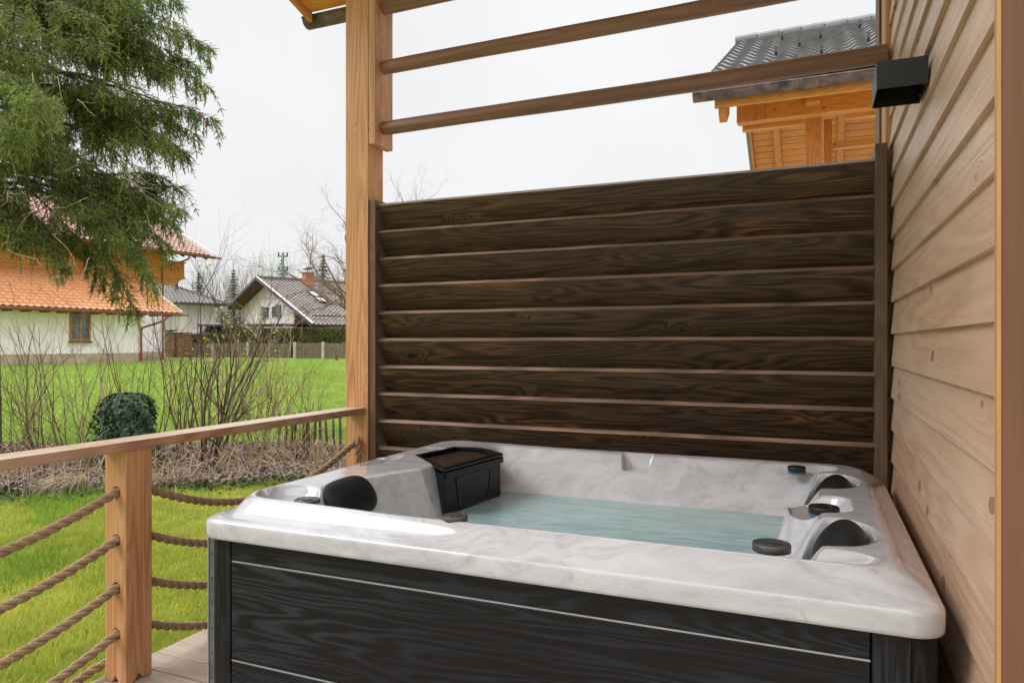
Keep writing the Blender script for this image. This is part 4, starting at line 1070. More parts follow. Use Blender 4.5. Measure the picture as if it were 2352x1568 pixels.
# paving at the house corner
m = MB(); m.add([H(.1, .05, -.985), H(-.6, 1.3, -.985), H(5.4, 2.2, -.985), H(5.4, -2.9, -.985), H(3.7, -2.9, -.985), H(3.7, -2.88, -.985), H(.1, -2.88, -.985)], [(0,1,2,3,4,5,6)])
o = m.build('paving', M['concrete']); o.data.polygons[0].flip() if o.data.polygons[0].normal.z < 0 else None; tagd(o, kind='structure')
m = MB(); m.obox(H(-16, .05, -1.02), A*16.5, N_*.35, (0,0,.045)); tagd(m.build('gravel_strip', M['concrete']), kind='structure')
# ================================================================== SECOND HOUSE (low hip roof)
def C(u, d, z=0.0): return ud(u, d, z)
h2 = thing('house', C(-29, 63, -1.0), 'white house with low dark brown hipped roof between the big house and the gabled house', 'house')
ex = Vector((5.8, 3.9, 0)).normalized()      # in (u, d): along the eave to the right, receding
def Q(s, t, z): # s along eave from right corner (negative to the left), t away from us
    e = Vector((3.8, 3.1)).normalized(); n = Vector((-e.y, e.x)); u = -23.9+e.x*s+n.x*t; d = 60.0+e.y*s+n.y*t; return ud(u, d, z)
m = MB(); m.prism([Q(-14, .8, -1.4), Q(-.9, .8, -1.4), Q(-.9, 9, -1.4), Q(-14, 9, -1.4)], (0,0,4.6)); m.build('wall', M['plaster_grey'], h2)
ze = 3.30; zr = 5.55
def Q2(s, t, z): return Q(s, t, z)
e_ = (Q(1, 0, 0)-Q(0, 0, 0)); n_v = (Q(0, 1, 0)-Q(0, 0, 0))
tile_roof(Q(-15, 0, ze), e_, (n_v*5.0+Vector((0,0,zr-ze)))/14, int(15/.32), 14, M['tile_brown2'], h2, tw=.32, amp=.05, step=.035)
ob = [o for o in h2.children if o.name.startswith('roof')][0]
# clip the right-hand part along the hip line
bm = bmesh.new(); bm.from_mesh(ob.data); co = Q(0, 0, 0)-ORG[h2.name]; hipd = (e_*-1+n_v*1).normalized(); nrm = Vector((0,0,1)).cross(hipd)
bmesh.ops.bisect_plane(bm, geom=bm.verts[:]+bm.edges[:]+bm.faces[:], plane_co=co, plane_no=(e_+n_v).normalized() if False else nrm*(-1 if nrm.dot(e_) < 0 else 1), clear_outer=True); bm.to_mesh(ob.data); bm.free()
m = MB(); m.add([Q(0, 0, ze), Q(0, 10, ze), Q(-5, 5, zr)], [(0,1,2)]); m.add([Q(0, 10, ze), Q(-15, 10, ze), Q(-15, 5, zr), Q(-5, 5, zr)], [(0,1,2,3)]); m.build('roof', M['tile_brown2'], h2)
m = MB(); m.bar(Q(0, 0, ze+.04), Q(-5, 5, zr+.08), .28, .12); m.bar(Q(-5, 5, zr+.06), Q(-15, 5, zr+.06), .28, .12); m.build('ridge_tiles', M['tile_brown2'], h2)
gutter(Q(-15, -.12, ze-.05), Q(.15, -.12, ze-.05), .09, M['pole_green'], h2)
m = MB(); m.prism([Q(-15, .0, ze-.14), Q(0, .0, ze-.14), Q(0, 9.9, ze-.14), Q(-15, 9.9, ze-.14)], (0,0,.06)); m.build('soffit', M['brown_wood'], h2)
m = MB(); m.tube([Q(-3.4, 2.6, 4.3), Q(-3.4, 2.6, 5.1)], .13, 10); m.build('vent_pipe', M['dark_metal'], h2)
m = MB(); m.obox(Q(-3.6, .74, -1), e_*.5, n_v*.1, (0,0,4.2)); m.build('wall_pilaster', M['plaster'], h2)
# grill-like rack and orange crates far behind the wood pile
# ================================================================== GABLED HOUSE
h3 = thing('house', C(-17, 58, -1.0), 'white gabled house with mossy brown tiled roof, brick chimney and two skylights', 'house')
R0 = Vector((-20.8, 58.0)); rd = Vector((.746, .666)); pd = Vector((.666, -.746))
def K(q, w, z): u = R0.x+rd.x*q+pd.x*w; d = R0.y+rd.y*q+pd.y*w; return ud(u, d, z)
zR = 5.31; sr = .40; wr = 10.0; slf = .34; wf_ = 6.3; LR = 9.5
kr = (K(1, 0, 0)-K(0, 0, 0)); kp = (K(0, 1, 0)-K(0, 0, 0))
tile_roof(K(0, wr, zR-sr*wr), kr, (-kp*wr+Vector((0,0,sr*wr)))/27, int(LR/.34), 27, M['tile_brown'], h3, tw=.34, amp=.06, step=.045)
m = MB(); m.prism([K(0, 0, zR-.03), K(0, -wf_, zR-slf*wf_-.03), K(0, -wf_, zR-slf*wf_-.16), K(0, 0, zR-.20)], kr*LR); m.build('roof', M['tile_brown'], h3)
m = MB(); m.prism([K(1.1, -wf_+.9, -1.4), K(1.1, 4.6, -1.4), K(1.1, 4.6, zR-sr*4.6-.12), K(1.1, 0, zR-.25), K(1.1, -wf_+.9, zR-slf*(wf_-.9)-.2)], kr*(LR-2)); m.build('wall', M['plaster_grey'], h3)
m = MB(); m.prism([K(1.15, 4.6, .15), K(1.15, wr-1.0, .15), K(1.15, wr-1.0, zR-sr*(wr-1.0)-.15), K(1.15, 4.6, zR-sr*4.6-.15)], kr*(LR-2.2)); m.build('timber_wall', M['brown_wood'], h3)
for i in range(13):
    w = 4.8+i*.32; m = MB(); m.obox(K(1.12, w, .15), kp*.05, kr*.03, (0,0,max(.1, zR-sr*w-.35))); m.build('cover_strip', M['dark_metal'], h3)
m = MB(); m.prism([K(1.12, 4.6, -1.4), K(1.12, wr-.6, -1.4), K(1.12, wr-.6, .145), K(1.12, 4.6, .145)], kr*(LR-2.2)); m.build('wall', M['plaster_grey'], h3)
m = MB(); m.bar(K(-.03, 0, zR-.02), K(-.03, wr+.05, zR-sr*wr-.04), .10, .24); m.bar(K(-.03, 0, zR-.02), K(-.03, -wf_, zR-slf*wf_-.02), .10, .24); m.build('verge_board', M['gutter_dark'], h3)
m = MB(); m.bar(K(.02, 0, zR+.13), K(.02, wr, zR-sr*wr+.13), .14, .03); m.bar(K(.02, 0, zR+.13), K(.02, -wf_, zR-slf*wf_+.13), .14, .03); m.build('verge_flashing', M['plaster'], h3)
m = MB(); m.prism([K(.02, 0, zR-.17), K(.02, wr, zR-sr*wr-.17), K(.02, wr, zR-sr*wr-.21), K(.02, 0, zR-.21)], kr*1.1); m.prism([K(.02, 0, zR-.20), K(.02, -wf_, zR-slf*wf_-.20), K(.02, -wf_, zR-slf*wf_-.24), K(.02, 0, zR-.24)], kr*1.1); m.build('verge_soffit', M['brown_wood'], h3)
m = MB(); m.bar(K(0, 0, zR+.10), K(LR, 0, zR+.10), .34, .16); m.build('ridge_tiles', M['tile_brown2'], h3)
m = MB(); m.bar(K(.5, wr-1.1, zR-sr*(wr-1.1)+.25), K(LR, wr-1.1, zR-sr*(wr-1.1)+.25), .06, .08); m.build('snow_guard', M['dark_metal'], h3)
gutter(K(0, wr+.12, zR-sr*wr-.02), K(LR, wr+.12, zR-sr*wr-.02), .10, M['gutter_dark'], h3)
m = MB(); m.obox(K(1.05, -1.0, 2.05), kp*2.6, kr*.06, (0,0,1.0)); wn = m.build('window', M['plaster'], h3)
for w in (-.9, .6): m = MB(); m.obox(K(1.02, w, 2.12), kp*.9, kr*.03, (0,0,.86)); m.build('pane', M['glass'], wn)
for w in (-1.55, 1.6): m = MB(); m.obox(K(1.0, w, 2.02), kp*.62, kr*.06, (0,0,1.05)); m.build('shutter', M['pole_green'], wn)
zc = zR-sr*1.1
m = MB(); m.obox(K(3.6, .7, zc-.4), kp*.75, kr*.75, (0,0,1.42)); ch = m.build('chimney', M['brick'], h3)
m = MB(); m.obox(K(3.5, .6, zc+1.02), kp*.95, kr*.95, (0,0,.10)); m.build('chimney_cap', M['concrete'], ch)
m = MB(); m.tube([K(3.97, 1.07, zc+1.12), K(3.97, 1.07, zc+1.62)], .035, 6); m.bar(K(3.97, .45, zc+1.36), K(3.97, 1.7, zc+1.42), .5, .035); m.bar(K(3.97, 1.0, zc+1.30), K(3.97, 1.9, zc+1.33), .12, .03); m.build('cowl', M['dark_metal'], ch)
for q, w in ((2.85, 3.35), (2.75, 4.65)):
    nrm = kp.cross(kr); nrm = (Vector((0,0,1))+kp*sr).normalized()
    m = MB(); o0 = K(q, w, zR-sr*w)+nrm*.10; dv = (kp-Vector((0,0,sr))); m.obox(o0, kr*.72, dv*1.0, nrm*.10); s_ = m.build('skylight', M['dark_metal'], h3)
    m = MB(); m.obox(o0+kr*.06+dv*.06+nrm*.102, kr*.60, dv*.88, nrm*.02); m.build('pane', M['skylight'], s_)
# flat-roofed car shelter before it
cs = thing('shelter', C(-17.5, 52, -1.05), 'low dark flat-roofed shelter behind the hedge, in front of the gabled house', 'shelter')
P0, P1 = at(455, 748, 53), at(650, 747, 51)
m = MB(); dv = P1-P0; bk = Vector((-dv.y, dv.x, 0)).normalized()*3.2; m.prism([Vector((P0.x, P0.y, 1.25)), Vector((P1.x, P1.y, 1.25)), Vector((P1.x, P1.y, 1.25))+bk, Vector((P0.x, P0.y, 1.25))+bk], (0,0,.16)); m.build('roof', M['gutter_dark'], cs)
for t in (.02, .33, .66, .97):
    q = P0.lerp(P1, t); m = MB(); m.obox((q.x, q.y, -1.3), (.12,0,0), (0,.12,0), (0,0,2.55)); m.build('post', M['brown_wood'], cs)
m = MB(); m.obox((P0.x+bk.x*.9, P0.y+bk.y*.9, -1.3), dv, bk*.02, (0,0,2.5)); m.build('back_wall', M['brown_wood'], cs)
sh = thing('shed_roof', at(420, 760, 53), 'low grey sloping shed roof right of the wood pile', 'shed')
m = MB(); a_, b2, c2 = at(385, 766, 53), at(560, 763, 53), at(470, 741, 55); m.prism([a_, b2, Vector((c2.x+1.5, c2.y, c2.z)), Vector((c2.x-.5, c2.y, c2.z))], (0,0,-.12)); m.build('roof', M['tile_brown2'], sh)
m = MB(); m.obox(Vector((a_.x, a_.y+.4, -1.2)), b2-a_, Vector((0, 2, 0)), (0,0,a_.z+1.1)); m.build('wall', M['brown_wood'], sh)
# ================================================================== HEDGE, FENCES, WOOD PILE
def hedge(P0, P1, H_, T_, label, mat, n, top_slope=0.0, wav=.05):
    P0, P1 = Vector(P0), Vector(P1); dv = P1-P0; L = dv.length; e = dv/L; bk = Vector((-e.y, e.x, 0))
    if bk.dot(P0) < 0: bk = -bk
    t = thing('hedge', P0.lerp(P1, .5), label, 'hedge'); m = MB(); m.obox(P0+bk*.12+Vector((0,0,-.1)), dv, bk*(T_-.24), (0,0,H_-.02)); m.build('branches', M['hedge_green'], t)
    T = []
    for i in range(n):
        s = random.uniform(0, L); side = random.random(); z = random.uniform(0, H_)
        if side < .62: b_ = random.uniform(-.04, .10)+wav*math.sin(s*1.3+z*2); nn = -bk
        else: b_ = random.uniform(0, T_); z = H_+random.uniform(-.05, .06); nn = Vector((0,0,1))
        c = P0+e*s+bk*b_+Vector((0,0,z)); a = (nn+Vector((random.gauss(0,.7), random.gauss(0,.7), random.gauss(0,.7)))).normalized(); q = a.orthogonal().normalized(); r = a.cross(q); sz = random.uniform(.035, .075)
        T += [c-q*sz, c+r*sz*.7, c+q*sz, c-q*sz, c+q*sz, c-r*sz*.7]
    np_mesh('foliage', np.array([tuple(p) for p in T]), 3, mat, t)
random.seed(9)
a_ = at(372, 790, 55); a_.z = -1.1; b_ = at(520, 790, 52.5); b_.z = -1.1; c_ = at(960, 790, 45); c_.z = -1.1
hedge(a_, b_, 2.05, 1.1, 'dark green hedge beside the wood pile behind the small pickets', M['hedge_green'], 7000)
hedge(b_, c_, 2.12, 1.2, 'long clipped olive-brown hedge behind the picket fences', M['hedge'], 22000)
def pickets(pa, pb, da, db, zb, h, step, mat, label, posts, zt=None):
    P, Q_ = at(pa, 800, da), at(pb, 800, db); P.z = Q_.z = zb; dv = Q_-P; L = dv.length; e = dv/L; f = Vector((e.y, -e.x, 0)); 
    if f.dot(P) > 0: f = -f
    t = thing('picket_fence', P.lerp(Q_, .5), label, 'fence'); m = MB(); s = 0
    while s < L:
        hh = h*random.uniform(.97, 1.03); c = P+e*s; m.obox(c+Vector((0,0,.05)), e*step*.5, f*.025, (0,0,hh-.05)); s += step
    m.build('picket_panel', mat, t)
    for z in (.25, h-.22): m = MB(); m.obox(P+Vector((0,0,z))-f*.04, dv, f*.035, (0,0,.07)); m.build('cross_rail', mat, t)
    for s in posts: m = MB(); m.obox(P+e*(L*s)+f*.03, e*.14, f*.12, (0,0,h+.06)); m.build('post', M['concrete'], t)
pickets(418, 668, 52.0, 48.5, -1.09, 1.10, .125, M['grey_picket'], 'long weathered picket fence in front of the dark hedge, left section', (.3, .62))
pickets(677, 880, 45.8, 43.0, -1.10, 1.12, .115, M['grey_picket'], 'grey picket fence with pale concrete posts just left of the tall timber post', (0, .335, .66))
wp = thing('wood_pile', at(398, 800, 50), 'tall stack of split firewood between the white house and the hedge', 'wood pile')
P = at(379, 800, 51); P.z = -1.05; e = (at(419, 800, 50)-at(379, 800, 51)); e.z = 0; L = e.length; e.normalize(); f = Vector((e.y, -e.x, 0)); 
if f.dot(P) > 0: f = -f
z = 0; row = 0
while z < 1.72:
    m = MB(); s = 0
    while s < L:
        w = random.uniform(.25, .6); hh = random.uniform(.06, .085); m.obox(P+e*s+Vector((0,0,z))+f*random.uniform(-.03, .05), e*(w-.012), f*-.5, (0,0,hh)); s += w
    m.build('log_row', M['log'], wp); z += .088
m = MB(); m.obox(P+Vector((0,0,1.76))+f*.12-e*.1, e*(L+.2), f*-.8, (0,0,.05)); m.build('cover_board', M['dark_metal'], wp)
for s in (.62*L,): m = MB(); m.obox(P+e*s+f*.06, e*.09, f*.05, (0,0,1.75)); m.build('upright', M['brown_wood'], wp)
q = at(770, 824, 40); q.z = -1.05; m = MB(); m.obox((q.x, q.y, -1.15), (.12,0,0), (0,.12,0), (0,0,.52)); tagd(m.build('stake', M['dark_picket'], origin=(q.x, q.y, -1.05)), 'short dark stake standing alone in the far lawn before the picket fence', 'stake')
# ================================================================== UTILITY POLE
up_ = thing('utility_pole', at(650, 800, 92), 'green-grey utility pole with crossarms rising behind the gabled house', 'utility pole')
q = at(650, 800, 92); m = MB(); m.tube([Vector((q.x, q.y, z)) for z in (-1.2, 4, 8, 11.7)], [.22, .20, .17, .15], 10); m.build('pole', M['pole_green'], up_, smooth=True)
ru = ud(1, 0)
for z, w in ((11.2, 1.25), (9.4, 1.25)):
    m = MB(); m.bar(Vector((q.x, q.y, z))-ru*w*.5, Vector((q.x, q.y, z))+ru*w*.5, .14, .14); m.build('crossarm', M['dark_metal'], up_)
    for s in (-.55, .55): m = MB(); p = Vector((q.x, q.y, z+.07))+ru*w*.5*s*1.6; m.tube([p, p+Vector((0,0,.42))], .10, 8); m.build('insulator', M['dark_metal'], up_)
for z0, z1, yl in ((11.6, 10.6, 598), (9.8, 9.0, 622)):
    a_ = Vector((q.x, q.y, z0)); b_ = at(380, yl, 70); c_ = at(900, yl-62, 100); m = MB()
    def cat(p, r, s): return [p.lerp(r, t/10)-Vector((0,0,s*4*(t/10)*(1-t/10))) for t in range(11)]
    m.tube(cat(a_, b_, .35), .022, 4, cap=False); m.tube(cat(a_, c_, .3), .022, 4, cap=False); m.build('cable', M['wire'], up_)
# ================================================================== FAR TREES
def conifer(px, ytop, ybase, d, wpx, label, mat='needle_far', nlay=26, dens=26, seed=1):
    random.seed(seed); top = (788-ytop)/1637*d; R = wpx/2/1637*d; u = (px-1176)/1637*d; p0 = ud(u, d, -1.2); Ht = top+1.2
    t = thing('conifer', p0, label, 'tree', 'far conifers'); m = MB(); m.tube([p0, p0+Vector((0,0,Ht*.5)), p0+Vector((0,0,Ht))], [R*.12+.06, R*.07+.04, .02], 7); m.build('trunk', M['bark'], t)
    T = []; vis = (788-ytop)/1637*d; zlo = max(.5, Ht-vis*1.05); slope = wpx/2/44
    nl = int(nlay)
    for i in range(nl):
        f = i/(nl-1); z = lerp(zlo, Ht*.99, f**.9); rr = min(R*1.7, slope*(Ht-z))*random.uniform(.8, 1.15)+.06
        for k in range(int(dens*(1.15-f))+5):
            a = random.uniform(0, 6.283); Lb = rr*random.uniform(.65, 1.12); n_ = 5
            for j in range(n_):
                s = (j+random.random())/n_; c = p0+Vector((math.cos(a)*Lb*s, math.sin(a)*Lb*s, z-.28*Lb*s+.1*Lb*s*s+random.gauss(0, .04)*R)); sz = (.17+.08*random.random())*(1.1-.5*s)
                ax = Vector((math.cos(a+random.gauss(0,.5)), math.sin(a+random.gauss(0,.5)), -.35)).normalized(); bx = Vector((-math.sin(a), math.cos(a), random.gauss(0, .4))).normalized()
                T += [c-ax*sz, c+bx*sz*.45-Vector((0,0,sz*.2)), c+ax*sz*1.2, c-ax*sz, c+ax*sz*1.2, c-bx*sz*.45-Vector((0,0,sz*.2))]
    np_mesh('crown', np.array([tuple(p) for p in T]), 3, M[mat], t)
conifer(456, 628, 790, 100, 44, 'small grey-green conifer left of the pale twiggy trees', seed=1)
conifer(648, 596, 790, 98, 58, 'conifer right behind the utility pole', seed=2)
conifer(672, 632, 790, 104, 34, 'smaller conifer at the right shoulder of the pole conifer', seed=3)
conifer(743, 586, 790, 85, 62, 'hazy conifer behind the chimney, left of the tall post', seed=4)
conifer(537, 620, 790, 95, 38, 'narrow conifer mixed into the bare trees between the two white houses', seed=5)
def bare_tree(px, d, ytop, label, mat='bare_far', seed=1, r=.12, depth=4, lean=(0,0), spread=.55, kids=(3,4), trunk=.35, wob=.14, grp='far bare trees', n=3, limbs_=6):
    random.seed(seed); H_ = (788-ytop)/1637*d+1.2; u = (px-1176)/1637*d; p0 = ud(u, d, -1.2 if d > 15 else -1.5)
    t = thing('bare_tree', p0, label, 'tree', grp); m = MB(); tp_ = p0+Vector((lean[0]*.3, lean[1]*.3, H_*trunk)); m.tube([p0, p0.lerp(tp_, .5)+Vector((.05*H_*.1,0,0)), tp_], [r, r*.85, r*.75], 8, cap=False); m.build('trunk', M[mat], t, smooth=True)
    c = MB()
    for k in range(limbs_):
        a = k*6.283/limbs_+random.uniform(-.3, .3); dd = Vector((math.cos(a)*spread+lean[0]*.1, math.sin(a)*spread, 1)).normalized(); grow(c, p0.lerp(tp_, random.uniform(.75, 1)), dd, H_*(1-trunk)*random.uniform(.5, .72)*(1.15 if d < 30 else 1), r*.6, depth, 6, wob, .02, None, kids, n, .75, (.4,.62))
    c.build('crown', M[mat], t)
bare_tree(508, 92, 608, 'tall bare tree between the hipped roof and the gabled house', seed=3, r=.22)
bare_tree(478, 96, 640, 'low pale bare tree left of the tall bare one', seed=4, r=.14)
bare_tree(556, 96, 628, 'bare tree with a fine rounded crown just left of the gable peak', seed=5, r=.16)
bare_tree(598, 100, 628, 'pale bare tree crown seen over the gable peak', seed=6, r=.15)
bare_tree(620, 102, 634, 'pale bare tree crown left of the utility pole', seed=8, r=.15)
bare_tree(705, 96, 622, 'pale bare tree behind the chimney', seed=9, r=.15)
bare_tree(690, 92, 640, 'pale low bare tree right of the pole', seed=12, r=.12)
bare_tree(600, 50, 655, 'bare garden tree in front of the white gable', 'bark_light', seed=7, r=.09, spread=.8, depth=4, trunk=.28, grp='garden trees')
bare_tree(520, 51, 690, 'small dark bare tree at the corner of the gabled house', 'bark', seed=17, r=.08, spread=.5, depth=4, trunk=.3, grp='garden trees')
bare_tree(842, 24, 395, 'lichen-twigged bare fruit tree whose crown shows on both sides of the tall post', 'twig', seed=14, r=.13, spread=.75, depth=5, trunk=.30, wob=.20, kids=(4,5), limbs_=9, grp='garden trees')
# distant wood as one pale mass of twigs
random.seed(31); m = MB()
for k in range(150):
    px = random.uniform(440, 830); d = random.uniform(112, 125); p = at(px, 800, d); p.z = -1; hh = (788-random.uniform(640, 675))/1637*d+1
    grow(m, p, Vector((random.gauss(0,.1), random.gauss(0,.1), 1)), hh, .09, 2, 5, .08, .05, None, (5,7), 3, .5, (.3,.5))
tagd(m.build('distant_wood', M['bare_far']), 'pale distant wood of bare trees on the horizon', kind='stuff')
# ================================================================== NEIGHBOUR HOUSE, UPPER RIGHT
nb = thing('neighbour_house', (1.5, 13, -1.5), 'neighbouring house with dark tiled roof and orange timber gable overhang, above the screen', 'house')
XV = -1.354; E0 = Vector((XV, 9.0, 3.10)); SLN = .50; YRG = 14.15; ZR = 3.10+SLN*(YRG-9.0); XE = 9.0
tile_roof((XV, 9.0, 3.10), (1,0,0), (0, (YRG-9.0)/15, SLN*(YRG-9.0)/15), int((XE-XV)/.30), 15, M['tile_dark'], nb, tw=.30, amp=.055, step=.040, thick=.03, su=10)
# lightning-like snow hooks on alternate tiles
m = MB()
for j in (2, 4, 6, 8, 10, 12):
    for i in range(2+(j//2) % 3, 30, 4):
        x = XV+.3*i+.225; y = 9.0+(j+.1)*(YRG-9)/15; z = 3.10+SLN*(y-9)+.09; m.box((x-.02, y-.16, z-.04), (x+.02, y, z+.035)); m.build('snow_hook', M['gutter_dark'], nb); m = MB()
x = XV-.05
while x < XE: m.tube([(x, YRG+.03, ZR+.06), (x+.40, YRG+.03, ZR+.075)], .115, 14); x += .385
m.build('ridge_tiles', M['tile_dark'], nb)
# back slope, seen from below
def zb_(y): return ZR-.02-SLN*(y-YRG)
YB_ = 19.5
m = MB(); m.prism([(XV, YRG, ZR-.03), (XV, YB_, zb_(YB_)), (XV, YB_, zb_(YB_)+.05), (XV, YRG, ZR+.02)], (XE-XV, 0, 0)); m.build('roof', M['tile_dark'], nb)
# dark tile edge at the verge of the back slope
m = MB(); y = YRG
while y < YB_: m.prism([(XV-.05, y, zb_(y)+.02), (XV-.05, y+.36, zb_(y+.36)+.02), (XV-.05, y+.36, zb_(y+.36)+.10), (XV-.05, y, zb_(y)+.13)], (.09, 0, 0)); y += .34
m.build('verge_tiles', M['tile_dark'], nb)
m = MB(); m.prism([(XV+.04, YRG, zb_(YRG)-.03), (XV+.04, YB_, zb_(YB_)-.03), (XV+.04, YB_, zb_(YB_)-.24), (XV+.04, YRG, zb_(YRG)-.24)], (.045, 0, 0)); m.build('barge_board', M['soffit_y'], nb, bevel=.005)
m = MB(); y = YRG
while y < YB_:
    y2 = y+.17; m.prism([(XV+.09, y, zb_(y)-.055), (XV+.09, y2-.008, zb_(y2-.008)-.055), (XV+.09, y2-.008, zb_(y2-.008)-.035), (XV+.09, y, zb_(y)-.035)], (XE-XV-.1, 0, 0)); y += .18
m.build('soffit_boards', M['soffit_x'], nb)
for x in (-.83, .42, 1.30, 2.3):
    m = MB(); m.prism([(x, YRG+.1, zb_(YRG+.1)-.06), (x, YB_, zb_(YB_)-.06), (x, YB_, zb_(YB_)-.24), (x, YRG+.1, zb_(YRG+.1)-.24)], (.13, 0, 0)); m.build('rafter', M['soffit_y'], nb, bevel=.006)
# front slope underside
m = MB(); m.prism([(XV+.03, 9.02, 3.03), (XV+.03, YRG, 3.03+SLN*(YRG-9.02)), (XV+.03, YRG, 3.055+SLN*(YRG-9.02)), (XV+.03, 9.02, 3.055)], (XE-XV-.04, 0, 0)); m.build('soffit_boards', M['soffit_x'], nb)
m = MB(); m.box((XV+.22, 8.96, 2.86), (XE, 9.0, 3.04)); m.build('fascia', M['soffit_x'], nb, bevel=.006)
m = MB(); m.prism([(XV+.26, 9.0, 2.88), (XV+.26, 9.0, 2.80), (XV+.26, 9.12, 2.72), (XV+.26, 9.4, 2.90), (XV+.26, 9.4, 3.05)], (.09, 0, 0)); m.build('rafter_end', M['soffit_y'], nb, bevel=.006)
gutter((XV-.02, 8.88, 3.02), (XE, 8.88, 3.02), .088, M['gutter'], nb)
for x in (.05, -.12+1.9, -1.354+2.55-1.35): 
    m = MB(); m.tube([(x, 8.88+.095*math.cos(q), 3.02-.095*math.sin(q)) for q in [math.pi*k/10 for k in range(11)]], .012, 6); m.build('gutter_bracket', M['gutter'], nb)
# plate (front purlin), with a yellow lower board, and posts
m = MB(); m.box((-.94, 9.75, 2.885), (XE, 9.93, 3.30)); m.build('front_beam', M['soffit_x'], nb, bevel=.008)
m = MB(); m.prism([(-.94, 9.60, 2.84), (-.62, 9.60, 2.84), (-.62, 9.60, 3.30), (-.94, 9.60, 3.30)], (0, .145, 0)); m.build('beam_head', M['soffit_z'], nb, bevel=.01)
m = MB(); m.box((-.90, 9.94, 2.83), (-.14, 10.06, 2.93)); m.build('lower_board', M['soffit_x'], nb, bevel=.004)
m = MB(); m.box((.34, 9.94, 2.84), (XE, 10.06, 2.94)); m.build('lower_board', M['soffit_x'], nb, bevel=.004)
m = MB(); m.box((-.12, 9.55, 2.98), (.05, 9.74, 3.28)); m.build('beam_head', M['soffit_z'], nb, bevel=.008)
m = MB(); m.box((-.12, 9.94, -1.6), (.07, 10.14, 2.90)); m.build('post', M['soffit_z'], nb, bevel=.008)
m = MB(); m.box((.10, 10.3, -1.6), (.20, 10.5, 2.95)); m.build('post', M['soffit_z'], nb, bevel=.008)
m = MB(); m.box((.21, 10.36, 2.58), (XE, 10.46, 2.67)); m.build('tie_rail', M['soffit_x'], nb, bevel=.006)
m = MB(); m.box((1.9, 10.6, -1.6), (XE, 18.5, 2.75)); m.build('wall', M['plaster'], nb)
# ================================================================== SPRUCE
random.seed(77)
TRK = ud(-6.9, 9.2); TRK.z = float(gz(TRK.x, TRK.y))
sp = thing('spruce_tree', TRK, 'old drooping spruce with dark green needles hanging in from the upper left', 'tree')
m = MB(); m.tube([TRK+Vector((0,0,z)) for z in (0, 2, 4, 6, 9, 12)], [.26, .23, .20, .17, .11, .03], 12); m.build('trunk', M['bark'], sp, smooth=True)
limbs = MB(); dead = MB(); shoots = []      # (pos, dir, length, scale)
conepos = []
def hang(p, d, L, r, dens, bare=0.0):
    """a hanging twig carrying rows of needle shoots"""
    n = max(3, int(L/.085)); pts = [p.copy()]; dd = d.normalized(); q = p.copy()
    for i in range(n):
        dd = (dd+Vector((random.gauss(0,.10), random.gauss(0,.10), -.13+random.gauss(0,.06)))).normalized(); q = q+dd*(L/n); pts.append(q.copy())
        if random.random() < dens and i/n >= bare:
            shoots.append((q.copy(), dd.copy(), random.uniform(.08, .13)))
            sd = dd.cross(Vector((random.gauss(0,1), random.gauss(0,1), random.gauss(0,1)))).normalized()
            for s in (1, -1):
                if random.random() < .85: shoots.append((q.copy(), (dd*.75+sd*s*.9+Vector((0,0,.05))).normalized(), random.uniform(.06, .13)*(1.15-.5*i/n)))
    shoots.append((q.copy(), dd.copy(), .10))
    limbs.tube(pts, [r]+[r*(1-.75*(i+1)/n) for i in range(n)], 3, cap=False)
    return pts
CAMU = ud(1, 0).normalized(); CAMD = ud(0, 1).normalized()
def inframe(p):
    u = p.x*CU+p.y*SU; d = -p.x*SU+p.y*CU
    if d < 1: return False
    return -.80 < u/d < -.20 and -.1 < p.z/d < .56
def branch(z0, az, L, rise, droop, dens):
    p = Vector((TRK.x, TRK.y, z0)); h = CAMU*math.cos(az)+CAMD*math.sin(az); n = 22; pts = []; sw = random.uniform(-.25, .25)
    for i in range(n+1):
        t = i/n; hh = h*math.cos(sw*t)+Vector((-h.y, h.x, 0))*math.sin(sw*t)
        zz = z0+L*(rise*t-droop*t*t+ .16*max(0, t-.75)*4*(t-.75)); pts.append(p*1+hh*(L*t)+Vector((0,0,zz-z0+random.gauss(0,.012))))
    limbs.tube(pts, [.030*(1-.85*i/n)*min(1.6, L/2) for i in range(n+1)], 6, cap=False)
    for i in range(4, n+1):
        t = i/n
        if t < .12: continue
        tt = (pts[i]-pts[i-1]).normalized(); sd = tt.cross(Vector((0,0,1))).normalized()
        if not inframe(pts[i]) and not inframe(pts[i]+CAMU*.6): continue
        for s in (1, -1):
            for rep in range(2):
                if random.random() > dens: continue
                Ls = L*.30*(1.15-t)*random.uniform(.5, 1.2)+.12
                dd = (tt*random.uniform(.5, 1.0)+sd*s*random.uniform(.5, 1.1)+Vector((0,0,random.uniform(-.25, .15)))).normalized()
                k = hang(pts[i], dd, Ls, .006, .95, .1 if t > .5 else .35)
                for c in range(max(1, int(Ls/.19))):     # curtains
                    q = random.choice(k); hang(q, (dd*.25+Vector((random.gauss(0,.25), random.gauss(0,.25), -1))).normalized(), random.uniform(.10, .30)*(1.2 if t < .85 else .6), .003, .9)
        if t > .6: shoots.append((pts[i], (tt+Vector((0,0,.2))).normalized(), .12)); shoots.append((pts[i], (tt+sd*.8).normalized(), .12)); shoots.append((pts[i], (tt-sd*.8).normalized(), .12))
    for s in (-.5, 0, .5): shoots.append((pts[-1], (tt+sd*s).normalized(), .12))
    return pts
